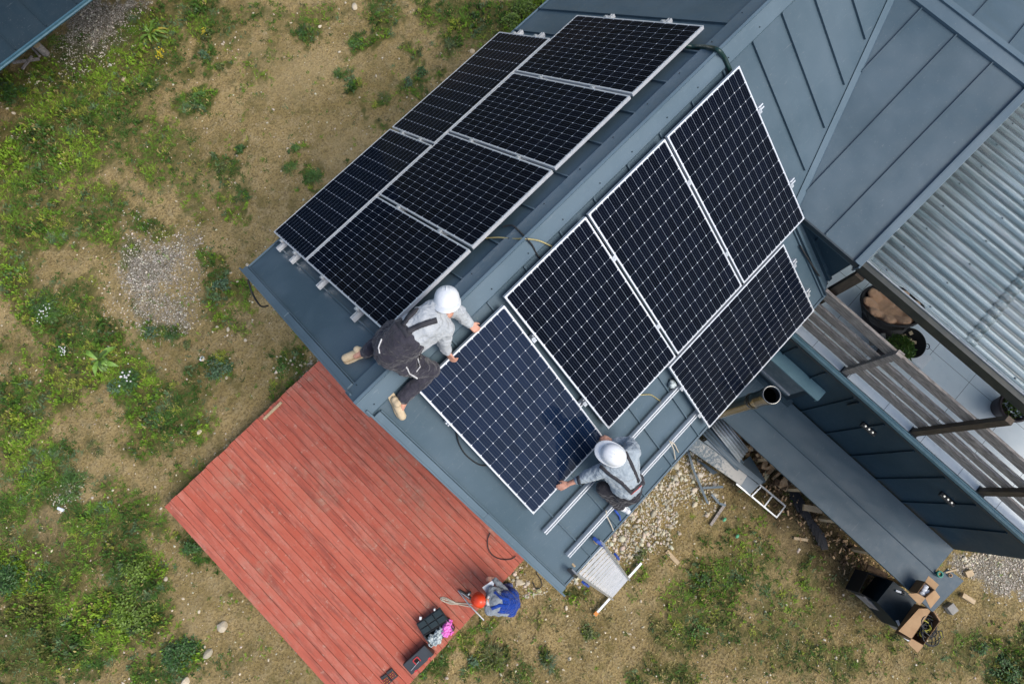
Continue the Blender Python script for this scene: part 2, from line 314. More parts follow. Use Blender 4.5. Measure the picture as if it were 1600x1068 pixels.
# ------------------------------------------------------------------ ground
def ground_z(x, y): return (fbm(x, y, .9, 3) - .5) * .10 + (fbm(x, y, 6, 9) - .5) * .03
def build_ground():
    s = .06; X = np.arange(-9.5, 16.5, s); Y = np.arange(-11.5, 14, s)
    gx, gy = np.meshgrid(X, Y, indexing='ij'); x = gx.ravel(); y = gy.ravel(); z = ground_z(x, y)
    g, gr, ru, br = masks(x, y)
    nx, ny = len(X), len(Y)
    i = np.arange(nx * ny).reshape(nx, ny)
    q = np.stack([i[:-1, :-1], i[1:, :-1], i[1:, 1:], i[:-1, 1:]], -1).reshape(-1, 4)
    vs = np.stack([x, y, z], -1)
    # outer ring out to the horizon
    c = [i[0, 0], i[-1, 0], i[-1, -1], i[0, -1]]; B = 600
    ov = np.array([[-B, -B, -.3], [B, -B, -.3], [B, B, -.3], [-B, B, -.3]]); n0 = len(vs)
    sides = [i[:, 0], i[-1, :], i[::-1, -1], i[0, ::-1]]
    vs = np.vstack([vs, ov])
    faces = [tuple(f) for f in q.tolist()]
    for k, sd_ in enumerate(sides):
        sd_ = sd_.tolist(); a, b = n0 + k, n0 + (k + 1) % 4; h = len(sd_) // 2
        for j in range(len(sd_) - 1):
            t = a if j < h else b
            faces.append((sd_[j + 1], sd_[j], t))
        faces.append((sd_[h], a, b))
    me = bpy.data.meshes.new('ground'); me.from_pydata(vs.tolist(), [], faces)
    ca = me.color_attributes.new('mask', 'FLOAT_COLOR', 'POINT')
    col = np.zeros((len(vs), 4)); col[:, 3] = 1; col[:n0, 0] = g; col[:n0, 1] = gr; col[:n0, 2] = br; col[:n0, 3] = ru
    col[n0:, 0] = .5; ca.data.foreach_set('color', col.ravel()); me.polygons.foreach_set('use_smooth', [True] * len(me.polygons)); me.update()
    m, t, b = base('dirt_ground'); at = t.nodes.new('ShaderNodeAttribute'); at.attribute_name = 'mask'
    sp = t.nodes.new('ShaderNodeSeparateColor'); t.links.new(at.outputs['Color'], sp.inputs[0])
    tc = t.nodes.new('ShaderNodeTexCoord').outputs['Object']
    n1 = nz(t, .8, 5, .6, tc); n2 = nz(t, 5, 6, .7, tc); n3 = nz(t, 28, 5, .7, tc); n4 = nz(t, 90, 3, .7, tc)
    c = mixc(t, ramp(t, n1, .35, .65), (.52, .385, .170), (.33, .25, .095))
    c = mixc(t, mth(t, 'MULTIPLY', ramp(t, n2, .45, .70), .65), c, (.53, .42, .235))
    c = mixc(t, mth(t, 'MULTIPLY', ramp(t, n3, .46, .62), .68), c, (.14, .10, .042))
    c = mixc(t, mth(t, 'MULTIPLY', ramp(t, n4, .58, .66), .6), c, (.62, .54, .40))
    br_ = ramp(t, mth(t, 'ADD', sp.outputs[2], mth(t, 'MULTIPLY', mth(t, 'SUBTRACT', n3, .5), 1.0)), .1, .8)
    c = mixc(t, mth(t, 'MULTIPLY', br_, .85), c, (.085, .062, .030))
    ol = nz(t, 2.6, 6, .7, tc); c = mixc(t, mth(t, 'MULTIPLY', ramp(t, ol, .50, .66), .55), c, (.150, .135, .045))
    pw = nz(t, .45, 4, .6, tc); c = mixc(t, mth(t, 'MULTIPLY', ramp(t, pw, .52, .64), .35), c, (.56, .43, .22))
    # rubble floor
    vo = N(t, 'ShaderNodeTexVoronoi'); vo.inputs['Scale'].default_value = 24; t.links.new(tc, vo.inputs['Vector'])
    vg = N(t, 'ShaderNodeTexVoronoi'); vg.inputs['Scale'].default_value = 48; t.links.new(tc, vg.inputs['Vector'])
    hs = t.nodes.new('ShaderNodeSeparateColor'); t.links.new(vg.outputs['Color'], hs.inputs[0])
    gcol = mixc(t, hs.outputs[0], (.27, .24, .19), (.58, .53, .44)); gcol = mixc(t, ramp(t, vg.outputs['Distance'], .35, .8), gcol, (.17, .14, .09))
    gm = ramp(t, mth(t, 'ADD', sp.outputs[1], mth(t, 'MULTIPLY', mth(t, 'SUBTRACT', n3, .5), 1.8)), .3, 1.0)
    c = mixc(t, gm, c, gcol)
    gg = ramp(t, mth(t, 'ADD', sp.outputs[0], mth(t, 'MULTIPLY', mth(t, 'SUBTRACT', n2, .5), 1.1)), .15, .75)
    gcol2 = mixc(t, ramp(t, n3, .35, .65), (.050, .080, .014), (.145, .145, .042))
    c = mixc(t, mth(t, 'MULTIPLY', gg, .82), c, gcol2)
    t.links.new(c, b.inputs['Base Color']); b.inputs['Roughness'].default_value = .95; b.inputs['Specular IOR Level'].default_value = .15
    hgt = mth(t, 'ADD', mth(t, 'MULTIPLY', n2, 1.4), mth(t, 'ADD', mth(t, 'MULTIPLY', n3, .8), mth(t, 'MULTIPLY', n4, .25)))
    bump(t, b, hgt, 1.0, .07)
    me.materials.append(m); o = link(bpy.data.objects.new('ground', me)); o['kind'] = 'structure'; return o
build_ground()

def bulk(name, VS, tmpl, cols, mt, **tg):
    """VS (n,k,3) vertices, tmpl list of faces, cols (n,3)"""
    n, k, _ = VS.shape; fs = np.array(tmpl); m = fs.shape[1]
    F = (fs[None] + (np.arange(n) * k)[:, None, None]).reshape(-1, m)
    ctr = VS.reshape(-1, 3).mean(0); ctr[2] = 0
    me = bpy.data.meshes.new(name); me.vertices.add(n * k); me.vertices.foreach_set('co', (VS.reshape(-1, 3) - ctr).ravel())
    me.loops.add(F.size); me.loops.foreach_set('vertex_index', F.ravel().astype(np.int32))
    me.polygons.add(len(F)); me.polygons.foreach_set('loop_start', (np.arange(len(F)) * m).astype(np.int32)); me.polygons.foreach_set('loop_total', np.full(len(F), m, np.int32))
    me.update(calc_edges=True)
    ca = me.color_attributes.new('col', 'FLOAT_COLOR', 'POINT')
    c = np.ones((n, k, 4)); c[..., :3] = cols[:, None, :]; ca.data.foreach_set('color', c.ravel())
    me.materials.append(mt); o = link(bpy.data.objects.new(name, me)); o.location = ctr; tag(o, **tg); return o
def attr_mat(name, rough=.7, trans=0, bs=0):
    m, t, b = base(name); a = t.nodes.new('ShaderNodeAttribute'); a.attribute_name = 'col'
    n = nz(t, 60, 3); c = mixc(t, mth(t, 'MULTIPLY', ramp(t, n, .4, .7), .35), a.outputs['Color'], (.12, .10, .05) if trans else (.5, .46, .38))
    t.links.new(c, b.inputs['Base Color']); b.inputs['Roughness'].default_value = rough; b.inputs['Specular IOR Level'].default_value = .25
    if bs: bump(t, b, nz(t, 40, 4), bs, .01)
    return m
LEAF = attr_mat('leaf_blades', .65, 1); STONE = attr_mat('pale_limestone', .9, 0, .5)

# ------------------------------------------------------------------ grass
def under_house(x, y):
    return ((x > .2) & (x < 12) & (y > -2.4) & (y < 2.4)) | ((x > 4.4) & (y < 2.4) & (y > -6.9)) | ((x > -3.7) & (x < .1) & (y > -2.35) & (y < 2.3))
def scatter(n):
    px = rng.uniform(-25, 1625, n); py = rng.uniform(-25, 1095, n)
    d = np.stack([(px - CX) / FPX, (py - CY) / FPX, np.ones(n)], -1) @ R
    s = -CAM[2] / d[:, 2]; P = CAM + d * s[:, None]; return P[:, 0], P[:, 1]
PAL = np.array([(.170, .300, .020), (.095, .200, .015), (.042, .115, .012), (.020, .052, .012), (.100, .175, .075), (.24, .29, .035), (.32, .27, .10), (.115, .135, .030)])
def grass():
    n = 250000; x, y = scatter(n); g, gr, ru, br = masks(x, y)
    fine = fbm(x, y, 12, 91); p = np.clip((g + (fine - .5) * 1.3 - .24) * 1.35, 0, 1) * (1 - .85 * gr) * (1 - ru * .8) * (1 - .3 * br) + .006
    k = (rng.random(n) < p * .52) & ~under_house(x, y); x, y, g, br = x[k], y[k], g[k], br[k]; n = len(x)
    kind = fbm(x, y, 1.6, 131); kk = fbm(x, y, 5, 151); px, py = proj(np.stack([x, y, x * 0], -1))
    ci = np.full(n, 1); r = rng.random(n)
    ci = np.where(kind > .58, 0, ci); ci = np.where(kind < .44, 2, ci); ci = np.where(kk > .66, 4, ci); ci = np.where((kk < .34) & (r < .7), 5, ci)
    ci = np.where(r > .93, 3, ci); ci = np.where((r > .84) & (r < .90), 6, ci)
    dry = np.clip((py - 820) / 200, 0, 1) * np.clip((px - 600) / 200, 0, 1)
    ci = np.where(rng.random(n) < dry * .62, rng.choice([7, 6, 3, 7], n), ci)
    ci = np.where((px < 90) & (py > 930) & (rng.random(n) < .6), 7, ci)
    ci = np.where((px > 790) & (py < 50) & (r < .85), 0, ci)
    col = PAL[ci] * rng.uniform(.7, 1.35, (n, 1))
    NB = 6
    a0 = rng.uniform(0, 6.283, (n, NB)); broad = (fbm(x, y, 3.5, 171) > .52)[:, None]
    big = np.clip(g, .3, 1)[:, None]
    ln = np.where(broad, rng.uniform(.018, .042, (n, NB)), rng.uniform(.03, .085, (n, NB))) * (.6 + .7 * big)
    wd = np.where(broad, ln * .30, rng.uniform(.0035, .007, (n, NB)))
    hz = ln * rng.uniform(.15, .9, (n, NB)) + np.where(broad, rng.uniform(0, .07, (n, NB)) * big, 0)
    b0 = rng.uniform(-.02, .02, (n, NB, 2)); z0 = ground_z(x, y)
    dx, dy = np.cos(a0), np.sin(a0)
    P = np.zeros((n, NB, 4, 3)); bx = x[:, None] + b0[..., 0]; by = y[:, None] + b0[..., 1]; zb = z0[:, None] + np.where(broad, hz * .6, 0)
    P[:, :, 0] = np.stack([bx, by, zb], -1)
    P[:, :, 1] = np.stack([bx + dx * ln * .5 - dy * wd, by + dy * ln * .5 + dx * wd, zb + hz * .55], -1)
    P[:, :, 2] = np.stack([bx + dx * ln, by + dy * ln, zb + hz * .7], -1)
    P[:, :, 3] = np.stack([bx + dx * ln * .5 + dy * wd, by + dy * ln * .5 - dx * wd, zb + hz * .5], -1)
    C = np.repeat(col, NB, 0) * rng.uniform(.8, 1.2, (n * NB, 1))
    bulk('grass', P.reshape(-1, 4, 3), [(0, 1, 2, 3)], C, LEAF, label='patchy green grass and low weeds on the dirt', cat='grass', kind='stuff')
    # dry straw and chips
    n = 22000; x, y = scatter(n); g, gr, ru, br = masks(x, y); px, py = proj(np.stack([x, y, x * 0], -1))
    p = .05 + .5 * np.clip((py - 760) / 200, 0, 1) * np.clip((px - 500) / 300, 0, 1) + .5 * br + .15 * np.clip((500 - px) / 500, 0, 1)
    k = (rng.random(n) < p) & ~under_house(x, y); x, y = x[k], y[k]; n = len(x)
    a = rng.uniform(0, 6.283, n); ln = rng.uniform(.015, .07, n); wd = rng.uniform(.002, .005, n); z = ground_z(x, y) + .006; dx, dy = np.cos(a), np.sin(a)
    zt = z + rng.uniform(0, .02, n)
    P = np.stack([np.stack([x - dy * wd, y + dx * wd, z], -1), np.stack([x + dy * wd, y - dx * wd, z], -1), np.stack([x + dx * ln + dy * wd * .3, y + dy * ln - dx * wd * .3, zt], -1), np.stack([x + dx * ln - dy * wd * .3, y + dy * ln + dx * wd * .3, zt], -1)], 1)
    c = np.array([(.42, .34, .19)]) * rng.uniform(.5, 1.35, (n, 1)) * np.array([1, .97, .9])
    bulk('dry_straw', P, [(0, 1, 2, 3)], c, LEAF, label='pale dry straw and wood chips strewn over the dirt', cat='straw', kind='stuff')
grass()

# ------------------------------------------------------------------ stones
ICO = None
def ico():
    import bmesh
    bm = bmesh.new(); bmesh.ops.create_icosphere(bm, subdivisions=1, radius=1); v = np.array([q.co for q in bm.verts]); f = [[q.index for q in fc.verts] for fc in bm.faces]; bm.free(); return v, f
IV, IF = ico()
def rocks(name, x, y, s, col, flat=.6, **tg):
    n = len(x); sc3 = s[:, None] * rng.uniform(.65, 1.25, (n, 3)) * np.array([1.1, .85, flat])
    jit = 1 + rng.uniform(-.28, .22, (n, len(IV), 1)); a = rng.uniform(0, 6.283, n); ca, sa = np.cos(a), np.sin(a)
    P = IV[None] * jit * sc3[:, None]; X = P[..., 0] * ca[:, None] - P[..., 1] * sa[:, None]; Y = P[..., 0] * sa[:, None] + P[..., 1] * ca[:, None]
    P = np.stack([X + x[:, None], Y + y[:, None], P[..., 2] + (ground_z(x, y) + s * flat * .3)[:, None]], -1)
    return bulk(name, P, IF, col, STONE, **tg)
def stonecol(n, a=(.52, .45, .32), v=.3): return np.array(a) * rng.uniform(1 - v, 1 + v, (n, 1)) * rng.uniform(.93, 1.07, (n, 3))
n = 240000; x, y = scatter(n); g, gr, ru, br = masks(x, y)
cl = fbm(x, y, 2.5, 201)
k = (rng.random(n) < (.034 + .14 * np.clip(cl - .5, 0, 1) * 2) * (1 - .7 * np.clip(g, 0, 1)) + .04 * ru) & ~under_house(x, y)
rocks('pebbles', x[k], y[k], rng.exponential(.005, k.sum()).clip(.001, .024) + .004, stonecol(k.sum(), (.62, .55, .41)), label='scattered small pale pebbles on tan dirt', cat='pebbles', kind='stuff')
k = (rng.random(n) < gr * (.35 + .65 * (fbm(x, y, 7, 301) > .45)) * .9) & ~under_house(x, y)
rocks('gravel', x[k], y[k], rng.uniform(.006, .017, k.sum()), stonecol(k.sum(), (.62, .57, .47), .4), label='grey gravel spread in patches on the dirt', cat='gravel', kind='stuff')
k = (rng.random(n) < np.clip(ru - .12, 0, 1) ** 1.1 * 2.2) & ~under_house(x, y)
rocks('rubble', x[k], y[k], rng.exponential(.009, k.sum()).clip(.0, .055) + .009, stonecol(k.sum(), (.56, .50, .38)), .5, label='heap of broken cream rubble stones below the eave', cat='rubble', kind='stuff')

LMK = [('the big gravel patch', 245, 440), ('the dock plant', 157, 563), ('the yellow flowers', 257, 93), ('the shed eave', 70, 50), ('the left eave corner', 380, 423), ('the left deck corner', 258, 792), ('the sideways eave panels', 560, 230), ('the far left eave', 800, 45),
       ('the worker in blue', 795, 940), ('the ladder foot', 960, 930), ('the rubble heap', 1000, 830), ('the tall cardboard box', 1440, 985), ('the closed tool box', 655, 1030), ('the low shrub', 341, 575), ('the round tussock', 492, 278), ('the scrap sheets', 1120, 710), ('the wood store', 1330, 830)]
_used = set()
def where(px, py, pre='', k=0):
    nm, a, b = sorted(LMK, key=lambda l: (l[1] - px) ** 2 + (l[2] - py) ** 2)[k]; dx, dy = px - a, py - b; d = math.hypot(dx, dy) / 88
    v = 'below' if dy > 0 else 'above'; h = 'right of' if dx > 0 else 'left of'
    dr = v if abs(dx) < .4 * abs(dy) else h if abs(dy) < .4 * abs(dx) else v + ' and ' + h
    w_ = '%.1f m %s %s' % (d, dr, nm)
    if (pre, dr, nm) in _used and k < 12: return where(px, py, pre, k + 1)
    _used.add((pre, dr, nm)); return pre + w_
def stone(px, py, r, label, group=None, c=(.58, .50, .36), flat=.55, name='stone', sd_=0):
    r_ = random.Random(int(px * 7 + py)); p = atz(px, py, 0); gz = float(ground_z(np.array([p.x]), np.array([p.y]))[0])
    import bmesh
    bm = bmesh.new(); bmesh.ops.create_icosphere(bm, subdivisions=2, radius=1)
    ang = r_.uniform(0, 6.28); sx, sy = r_.uniform(.9, 1.25), r_.uniform(.65, .95)
    pl = [(Vector((r_.uniform(-1, 1), r_.uniform(-1, 1), r_.uniform(-.3, 1))).normalized(), r_.uniform(.6, .85)) for _ in range(8)]
    for v in bm.verts:
        for nn, dd in pl:
            e = v.co.dot(nn) - dd
            if e > 0: v.co -= nn * e
        v.co = Vector((v.co.x * sx * r, v.co.y * sy * r, v.co.z * flat * r))
    bmesh.ops.rotate(bm, verts=bm.verts, matrix=Matrix.Rotation(ang, 3, 'Z'))
    me = bpy.data.meshes.new(name); bm.to_mesh(me); bm.free()
    ca = me.color_attributes.new('col', 'FLOAT_COLOR', 'POINT'); k = r_.uniform(.85, 1.15)
    ca.data.foreach_set('color', [q for _ in me.vertices for q in (c[0] * k, c[1] * k, c[2] * k, 1)])
    me.materials.append(STONE); o = link(bpy.data.objects.new(name, me)); o.location = (p.x, p.y, gz + r * flat * .45)
    return tag(o, label, 'stone', group)
stone(348, 978, .11, 'broad flat cream stone in the dirt left of the red deck')
stone(555, 12, .085, 'large pale stone at the top edge of the tan dirt')
stone(259, 904, .05, 'cream stone with a pointed end on bare soil by the weeds')
stone(312, 655+20, .055, 'yellowish stone near the left corner of the deck')
stone(387, 415, .045, 'squared white stone beside the eave corner')
stone(325, 1020, .09, 'grey brown boulder among weeds near the bottom edge', c=(.40, .36, .26))
stone(290, 1064, .08, 'cream stone cut by the bottom edge of the photo')
stone(811, 908, .075, 'big yellowish stone between the deck corner and the eave')
stone(842, 922, .05, 'flat yellow green stone under the rake edge', c=(.45, .43, .20))
stone(885, 949, .045, 'pale stone on the dirt below the roof corner')
stone(1197, 742, .09, 'rounded yellow stone beside the scrap sheets', c=(.50, .43, .24))
stone(738, 82, .06, 'orange tinted stone beside the top left panel', c=(.55, .42, .25))
stone(22, 177, .045, 'white stone at the left edge under the shed')
stone(172, 102, .045, 'round grey stone in the gravel by the shed', c=(.5, .5, .44))
stone(193, 123, .055, 'tan stone in the weeds south of the shed', c=(.42, .34, .22))
stone(318, 562, .05, 'white angular stone beside the low shrub')
stone(357, 515, .045, 'cream stone above the low shrub')
ss = [(540,5),(530,15),(500,42),(515,45),(465,22),(455,37),(588,120),(562,153),(644,155),(636,153),(449,232),(549,233),(437,245),(360,68),(370,52),(348,70),(395,500),(372,440),(308,442),(361,427),(340,511),(360,560),(384,532),
      (388,430),(355,590),(284,664),(96,799),(242,760),(200,764),(232,788),(30,630),(160,458),(155,450),(320,1010),(375,1052),(1001,938),(962,997),(1117,797),(1180,845),(1176,860),(1040,985),(1060,990),(990,1010),(923,990),(985,990),(1260,840),
      (890,1028),(808,1038),(1012,1045),(1475,955),(880,1045),(170,580),(226,517),(40,205),(12,170),(45,115),(60,128),(70,60),(235,35),(368,60),(300,895),(285,935),(310,955),(420,1030),(340,880),(330,860),(395,810) ]
for i, (a, b) in enumerate(ss):
    r0 = random.Random(i).uniform(.016, .036); stone(a, b, r0, where(a, b, 'tiny pale stone ' if r0 < .022 else 'small pale stone ' if r0 < .029 else 'fist sized pale stone '), 'small loose stones on the dirt')

# ------------------------------------------------------------------ plants
def leafplant(name, px, py, r, nl, lw, col, label, cat='plant', group=None, h=.12, up=.5, flowers=None, fc=(.8, .8, .78), fr=.012, curl=.3):
    p = atz(px, py, 0); rr = random.Random(int(px * 3 + py * 5)); t = thing(name, (p.x, p.y, float(ground_z(np.array([p.x]), np.array([p.y]))[0])), label, cat, group)
    mb = MB(); B0 = p + Vector((0, 0, t.location.z))
    if nl > 28:                                  # bushy or grassy: many small leaves on uneven shoots
        grassy = lw < .1; ns = 7 if r > .16 else 5
        sh = [(rr.uniform(0, 6.283), rr.uniform(.15, .85) * r, rr.uniform(.3, .6) * r) for _ in range(ns)] + [(0, 0, .6 * r)]
        for i in range(int(nl * (3.2 if not grassy else 1.6))):
            sa, sr, ss = rr.choice(sh); cx_, cy_ = math.cos(sa) * sr + rr.gauss(0, ss * .42), math.sin(sa) * sr + rr.gauss(0, ss * .42)
            dd = math.hypot(cx_, cy_)
            if dd > r * 1.15: continue
            z = h * (1.1 - .9 * (dd / r) ** 2) * rr.uniform(.35, 1); a = math.atan2(cy_, cx_) + rr.gauss(0, 1.1)
            L = (rr.uniform(.018, .045) if not grassy else rr.uniform(.05, .13)) * (1 + r); wdt = L * (rr.uniform(.22, .36) if not grassy else .035)
            d = Vector((math.cos(a), math.sin(a), rr.uniform(-.35, .5))).normalized(); q = d.cross(Vector((rr.gauss(0, .4), rr.gauss(0, .4), 1))).normalized()
            c = B0 + Vector((cx_, cy_, max(.012, z))); m_ = c + d * L * .5
            mb.add([c, m_ + q * wdt, c + d * L - Vector((0, 0, L * .2)), m_ - q * wdt], [(0, 1, 2, 3)], rr.choice((0, 0, 0, 1, 1, 2)), False)
        for i in range(6): a = rr.uniform(0, 6.283); mb.tube([B0, B0 + Vector((math.cos(a) * r * .5, math.sin(a) * r * .5, h * .5))], .003, 4, m=2)
    else:
      for i in range(nl):
        a = rr.uniform(0, 6.283); L = r * rr.uniform(.35, 1); d = Vector((math.cos(a), math.sin(a), 0)); s = Vector((-d.y, d.x, 0)); e0 = r * rr.uniform(0, .2)
        z0 = h * rr.uniform(.1, .6); pts = []; k = 6; tw = rr.uniform(-.5, .5); lww = lw * rr.uniform(.7, 1.1)
        for j in range(k + 1):
            u = j / k; z = z0 + h * up * math.sin(u * 2.4) * rr.uniform(.85, 1.15) - curl * h * u * u
            wdt = lww * L * (math.sin(math.pi * (u * .9 + .08)) ** .8) * rr.uniform(.8, 1.15); tl_ = rr.uniform(-.15, .25)
            c = B0 + d * (e0 + L * u) + Vector((0, 0, z)) + s * tw * L * u * u * .4
            pts += [c - s * wdt + Vector((0, 0, (.3 + tl_) * wdt)), c, c + s * wdt + Vector((0, 0, (.3 - tl_) * wdt))]
        fs = []
        for j in range(k):
            b = j * 3; fs += [(b, b + 1, b + 4, b + 3), (b + 1, b + 2, b + 5, b + 4)]
        mb.add(pts, fs, rr.choice((0, 0, 1, 2)) if i % 7 else 3, True)
    mb.build('foliage', LG[col] + [YEL], t)
    if flowers:
        fb = MB(); fb.ell(t.location, (fr, fr, fr * .5), n=6); f0 = fb.build('flower_head', mat('petals_' + name, fc, tuple(x * .85 for x in fc), rough=.7), t)
        for i in range(flowers):
            a = rr.uniform(0, 6.283); q = r * math.sqrt(rr.random()) * (.55 + .4 * math.sin(2 * a)); k = rr.uniform(.7, 1.4)
            o = f0 if i == 0 else link(f0.copy()); o.scale = (k, k, k); o.location = Vector((math.cos(a) * q, math.sin(a) * q, h * rr.uniform(.8, 1.3)))
    return t
LG = {}; YEL = mat('yellowing_leaf', (.40, .32, .05), (.26, .24, .04), rough=.6)
for k, c in dict(dock=(.13, .24, .035), mid=(.075, .165, .025), dark=(.040, .105, .018), blue=(.070, .135, .062), lime=(.125, .205, .020), olive=(.10, .13, .03)).items():
    LG[k] = [mat('leaf_' + k, c, tuple(x * .72 for x in c), rough=.5, scale=25), mat('leaf_light_' + k, tuple(x * 1.45 for x in c), c, rough=.5, scale=25), mat('leaf_deep_' + k, tuple(x * .5 for x in c), tuple(x * .35 for x in c), rough=.6, scale=25)]
leafplant('dock_plant', 157, 563, .32, 28, .15, 'dock', 'broad leaved dock plant with a wide rosette left of the gravel patch', h=.16)
leafplant('dock_plant', 238, 55, .30, 28, .13, 'dock', 'dock plant with long leaves beside the gravel near the shed', h=.16)
leafplant('leafy_weed', 205, 590, .24, 110, .22, 'dark', 'dark bushy weed with white flowers right of the dock plant', h=.2, flowers=16, fr=.016)
leafplant('leafy_weed', 82, 492, .24, 150, .05, 'mid', 'grassy tussock with white flowers at the left of the photo', h=.2, flowers=18, fr=.013)
leafplant('leafy_weed', 70, 475, .24, 160, .035, 'dark', 'dark green grass tussock left of the dock plant', h=.2)
leafplant('leafy_weed', 104, 548, .14, 40, .2, 'mid', 'small weed with tiny white flowers left of the dock plant', h=.12, flowers=14, fr=.012)
leafplant('flowering_weed', 257, 93, .14, 60, .1, 'olive', 'bright yellow flowering weed near the shed', h=.2, flowers=60, fc=(.62, .50, .02), fr=.013)
leafplant('flowering_weed', 326, 60, .12, 40, .1, 'olive', 'sparse yellow flowering weed at the edge of the tan dirt', h=.2, flowers=18, fc=(.55, .45, .03), fr=.011)
leafplant('low_shrub', 341, 575, .23, 110, .18, 'blue', 'grey green low shrub between gravel patch and deck', h=.13)
leafplant('low_shrub', 348, 447, .16, 90, .16, 'blue', 'grey green low shrub above the stones', h=.13)
leafplant('grass_tussock', 492, 277, .17, 150, .04, 'mid', 'round grass tussock alone in the tan dirt', h=.12)
leafplant('grass_tussock', 118, 758, .26, 170, .04, 'mid', 'fine leaved tussock beside the ash left of the deck', h=.16)
leafplant('leafy_weed', 285, 1025, .33, 200, .16, 'dark', 'dense dark green weed patch near the bottom left', h=.16)
leafplant('leafy_weed', 205, 960, .36, 220, .17, 'lime', 'yellow green leafy weed patch among darker weeds', h=.18)
leafplant('leafy_weed', 20, 905, .40, 220, .2, 'dark', 'very dark bushy weed at the lower left edge', h=.25)
leafplant('leafy_weed', 215, 890, .26, 150, .2, 'lime', 'yellow green weed with pointed leaves above the big patch', h=.18)
leafplant('leafy_weed', 820, 12, .36, 200, .2, 'lime', 'bright green leafy bush under the far eave', h=.3)
leafplant('leafy_weed', 800, 38, .22, 110, .2, 'lime', 'bright green weed beside the far eave and pebbles', h=.22)
leafplant('leafy_weed', 24, 150, .0 + .25, 110, .2, 'dark', 'dark shrub growing against the shed wall', h=.25)
leafplant('leafy_weed', 90, 70, .2, 60, .2, 'lime', 'lime green weed beside the cut log', h=.2)
leafplant('leafy_weed', 738, 1030, .12, 30, .2, 'blue', 'pale blue green weed below the tool boxes', h=.08)
leafplant('leafy_weed', 770, 1022, .20, 140, .045, 'olive', 'olive grass tuft on the dirt below the worker in blue', h=.1)
leafplant('leafy_weed', 1570, 1050, .26, 140, .2, 'dark', 'dark leafy weed at the bottom right corner', h=.15)
leafplant('leafy_weed', 300, 852, .16, 70, .2, 'dark', 'dark weed tucked under the left edge of the deck', h=.12)
for i, (a, b, r) in enumerate([(531,119,.1),(548,136,.12),(560,70,.16),(706,72,.17),(640,130,.12),(660,114,.11),(602,152,.09),(460,236,.1),(375,236,.1),(455,265,.1),(345,106,.09),(320,88,.14),(380,312,.12),(350,262,.15),(312,152,.14),(480,52,.14),(440,575,.12),
    (918,986,.12),(856,1032,.12),(1100,905,.16),(1002,866,.1),(150,820,.22),(60,905,.2),(20,430,.24),(40,660,.26),(180,600,.16),(240,655,.2),(150,700,.14),(1090,985,.14),(1530,1010,.12),(60,760,.2),(110,500,.15),(240,520,.14),(268,522,.12),(295,540,.09)]):
    leafplant('small_weed', a, b, r * 1.1, 38 if i % 3 else 70, .22 if i % 3 else .05, ('mid', 'dark', 'mid', 'olive', 'blue', 'dark', 'olive')[i % 7], where(a, b, 'small broad leaved weed ' if i % 3 else 'small grassy weed '), 'weed', 'small weeds dotted over the dirt', h=.09)

# ------------------------------------------------------------------ the house
house = thing('house', (4.6, 0, 0), 'dark blue grey metal clad house with standing seam gable roof, cross wing and balcony', 'house')
def zr(y, o=0): return AP - T * abs(y) + o
EY = 2.55
SX = [.50, .93, 1.38, 1.84, 2.30, 2.75, 3.21, 3.66, 4.12, 4.58, 5.03, 5.48, 5.93, 6.40, 6.86, 7.3, 7.75, 8.2, 8.65, 9.1, 9.55]
WA, WC = .2857, 3.538
def zw(x, o=0): return WC + WA * x + o
def yval(x): return -(AP - zw(x)) / T                       # valley between main slope and wing
rf = MB()
rf.slab([(0, 0, AP), (12, 0, AP), (12, EY, zr(EY)), (0, EY, zr(EY))], .10)
rf.slab([(12, 0, AP), (0, 0, AP), (0, -EY, zr(EY)), (4.63, -EY, zr(EY)), (4.76, -2.44, zr(2.44)), (4.76, yval(4.76) - .0, zr(yval(4.76))), (7.2, yval(7.2), zr(yval(7.2))), (9.68, yval(4.72), zr(yval(4.72))), (9.68, -EY, zr(EY)), (12, -EY, zr(EY))], .10)
def rib(a, b, n, w_=.014, h=.026):
    rf.bar(Vector(a) + Vector(n) * h / 2, Vector(b) + Vector(n) * h / 2, w_, h, up=n)
for x in SX:
    rib((x, .15, zr(.15)), (x, EY - .01, zr(EY - .01)), (0, ST, CT))
    if x < 4.7: y1 = -EY + .01
    elif x < 7.15: y1 = yval(x) + .14
    else: y1 = None
    if y1: rib((x, -.13, zr(.13)), (x, y1, zr(y1)), (0, -ST, CT))
rib((4.63, -1.62, zr(1.62)), (4.63, -EY + .01, zr(EY - .01)), (0, -ST, CT), .03, .035)
roof = rf.build('roof', ROOF, house)
# ridge cap, two folded strips and the raised fold between them
rc = MB()
for s in (1, -1):
    a, b = .012, (.165 if s > 0 else .135)
    rc.slab([(-.02, s * a, zr(a, .048)), (12, s * a, zr(a, .048)), (12, s * b, zr(b, .032)), (-.02, s * b, zr(b, .032))], .012)
    rc.slab([(-.02, s * b, zr(b, .032)), (12, s * b, zr(b, .032)), (12, s * (b + .004), zr(b, .0)), (-.02, s * (b + .004), zr(b, .0))], .004)
rc.bar((-.02, 0, AP + .052), (12, 0, AP + .052), .026, .03)
for i in range(18):
    for y in (.13, -.10):
        rc.ell((.1 + i * .46 + random.uniform(-.02, .02), y, zr(y, .046)), (.007, .007, .005), n=6, m=1)
rc.build('ridge_cap', [TRIM, DARKTRIM], house)
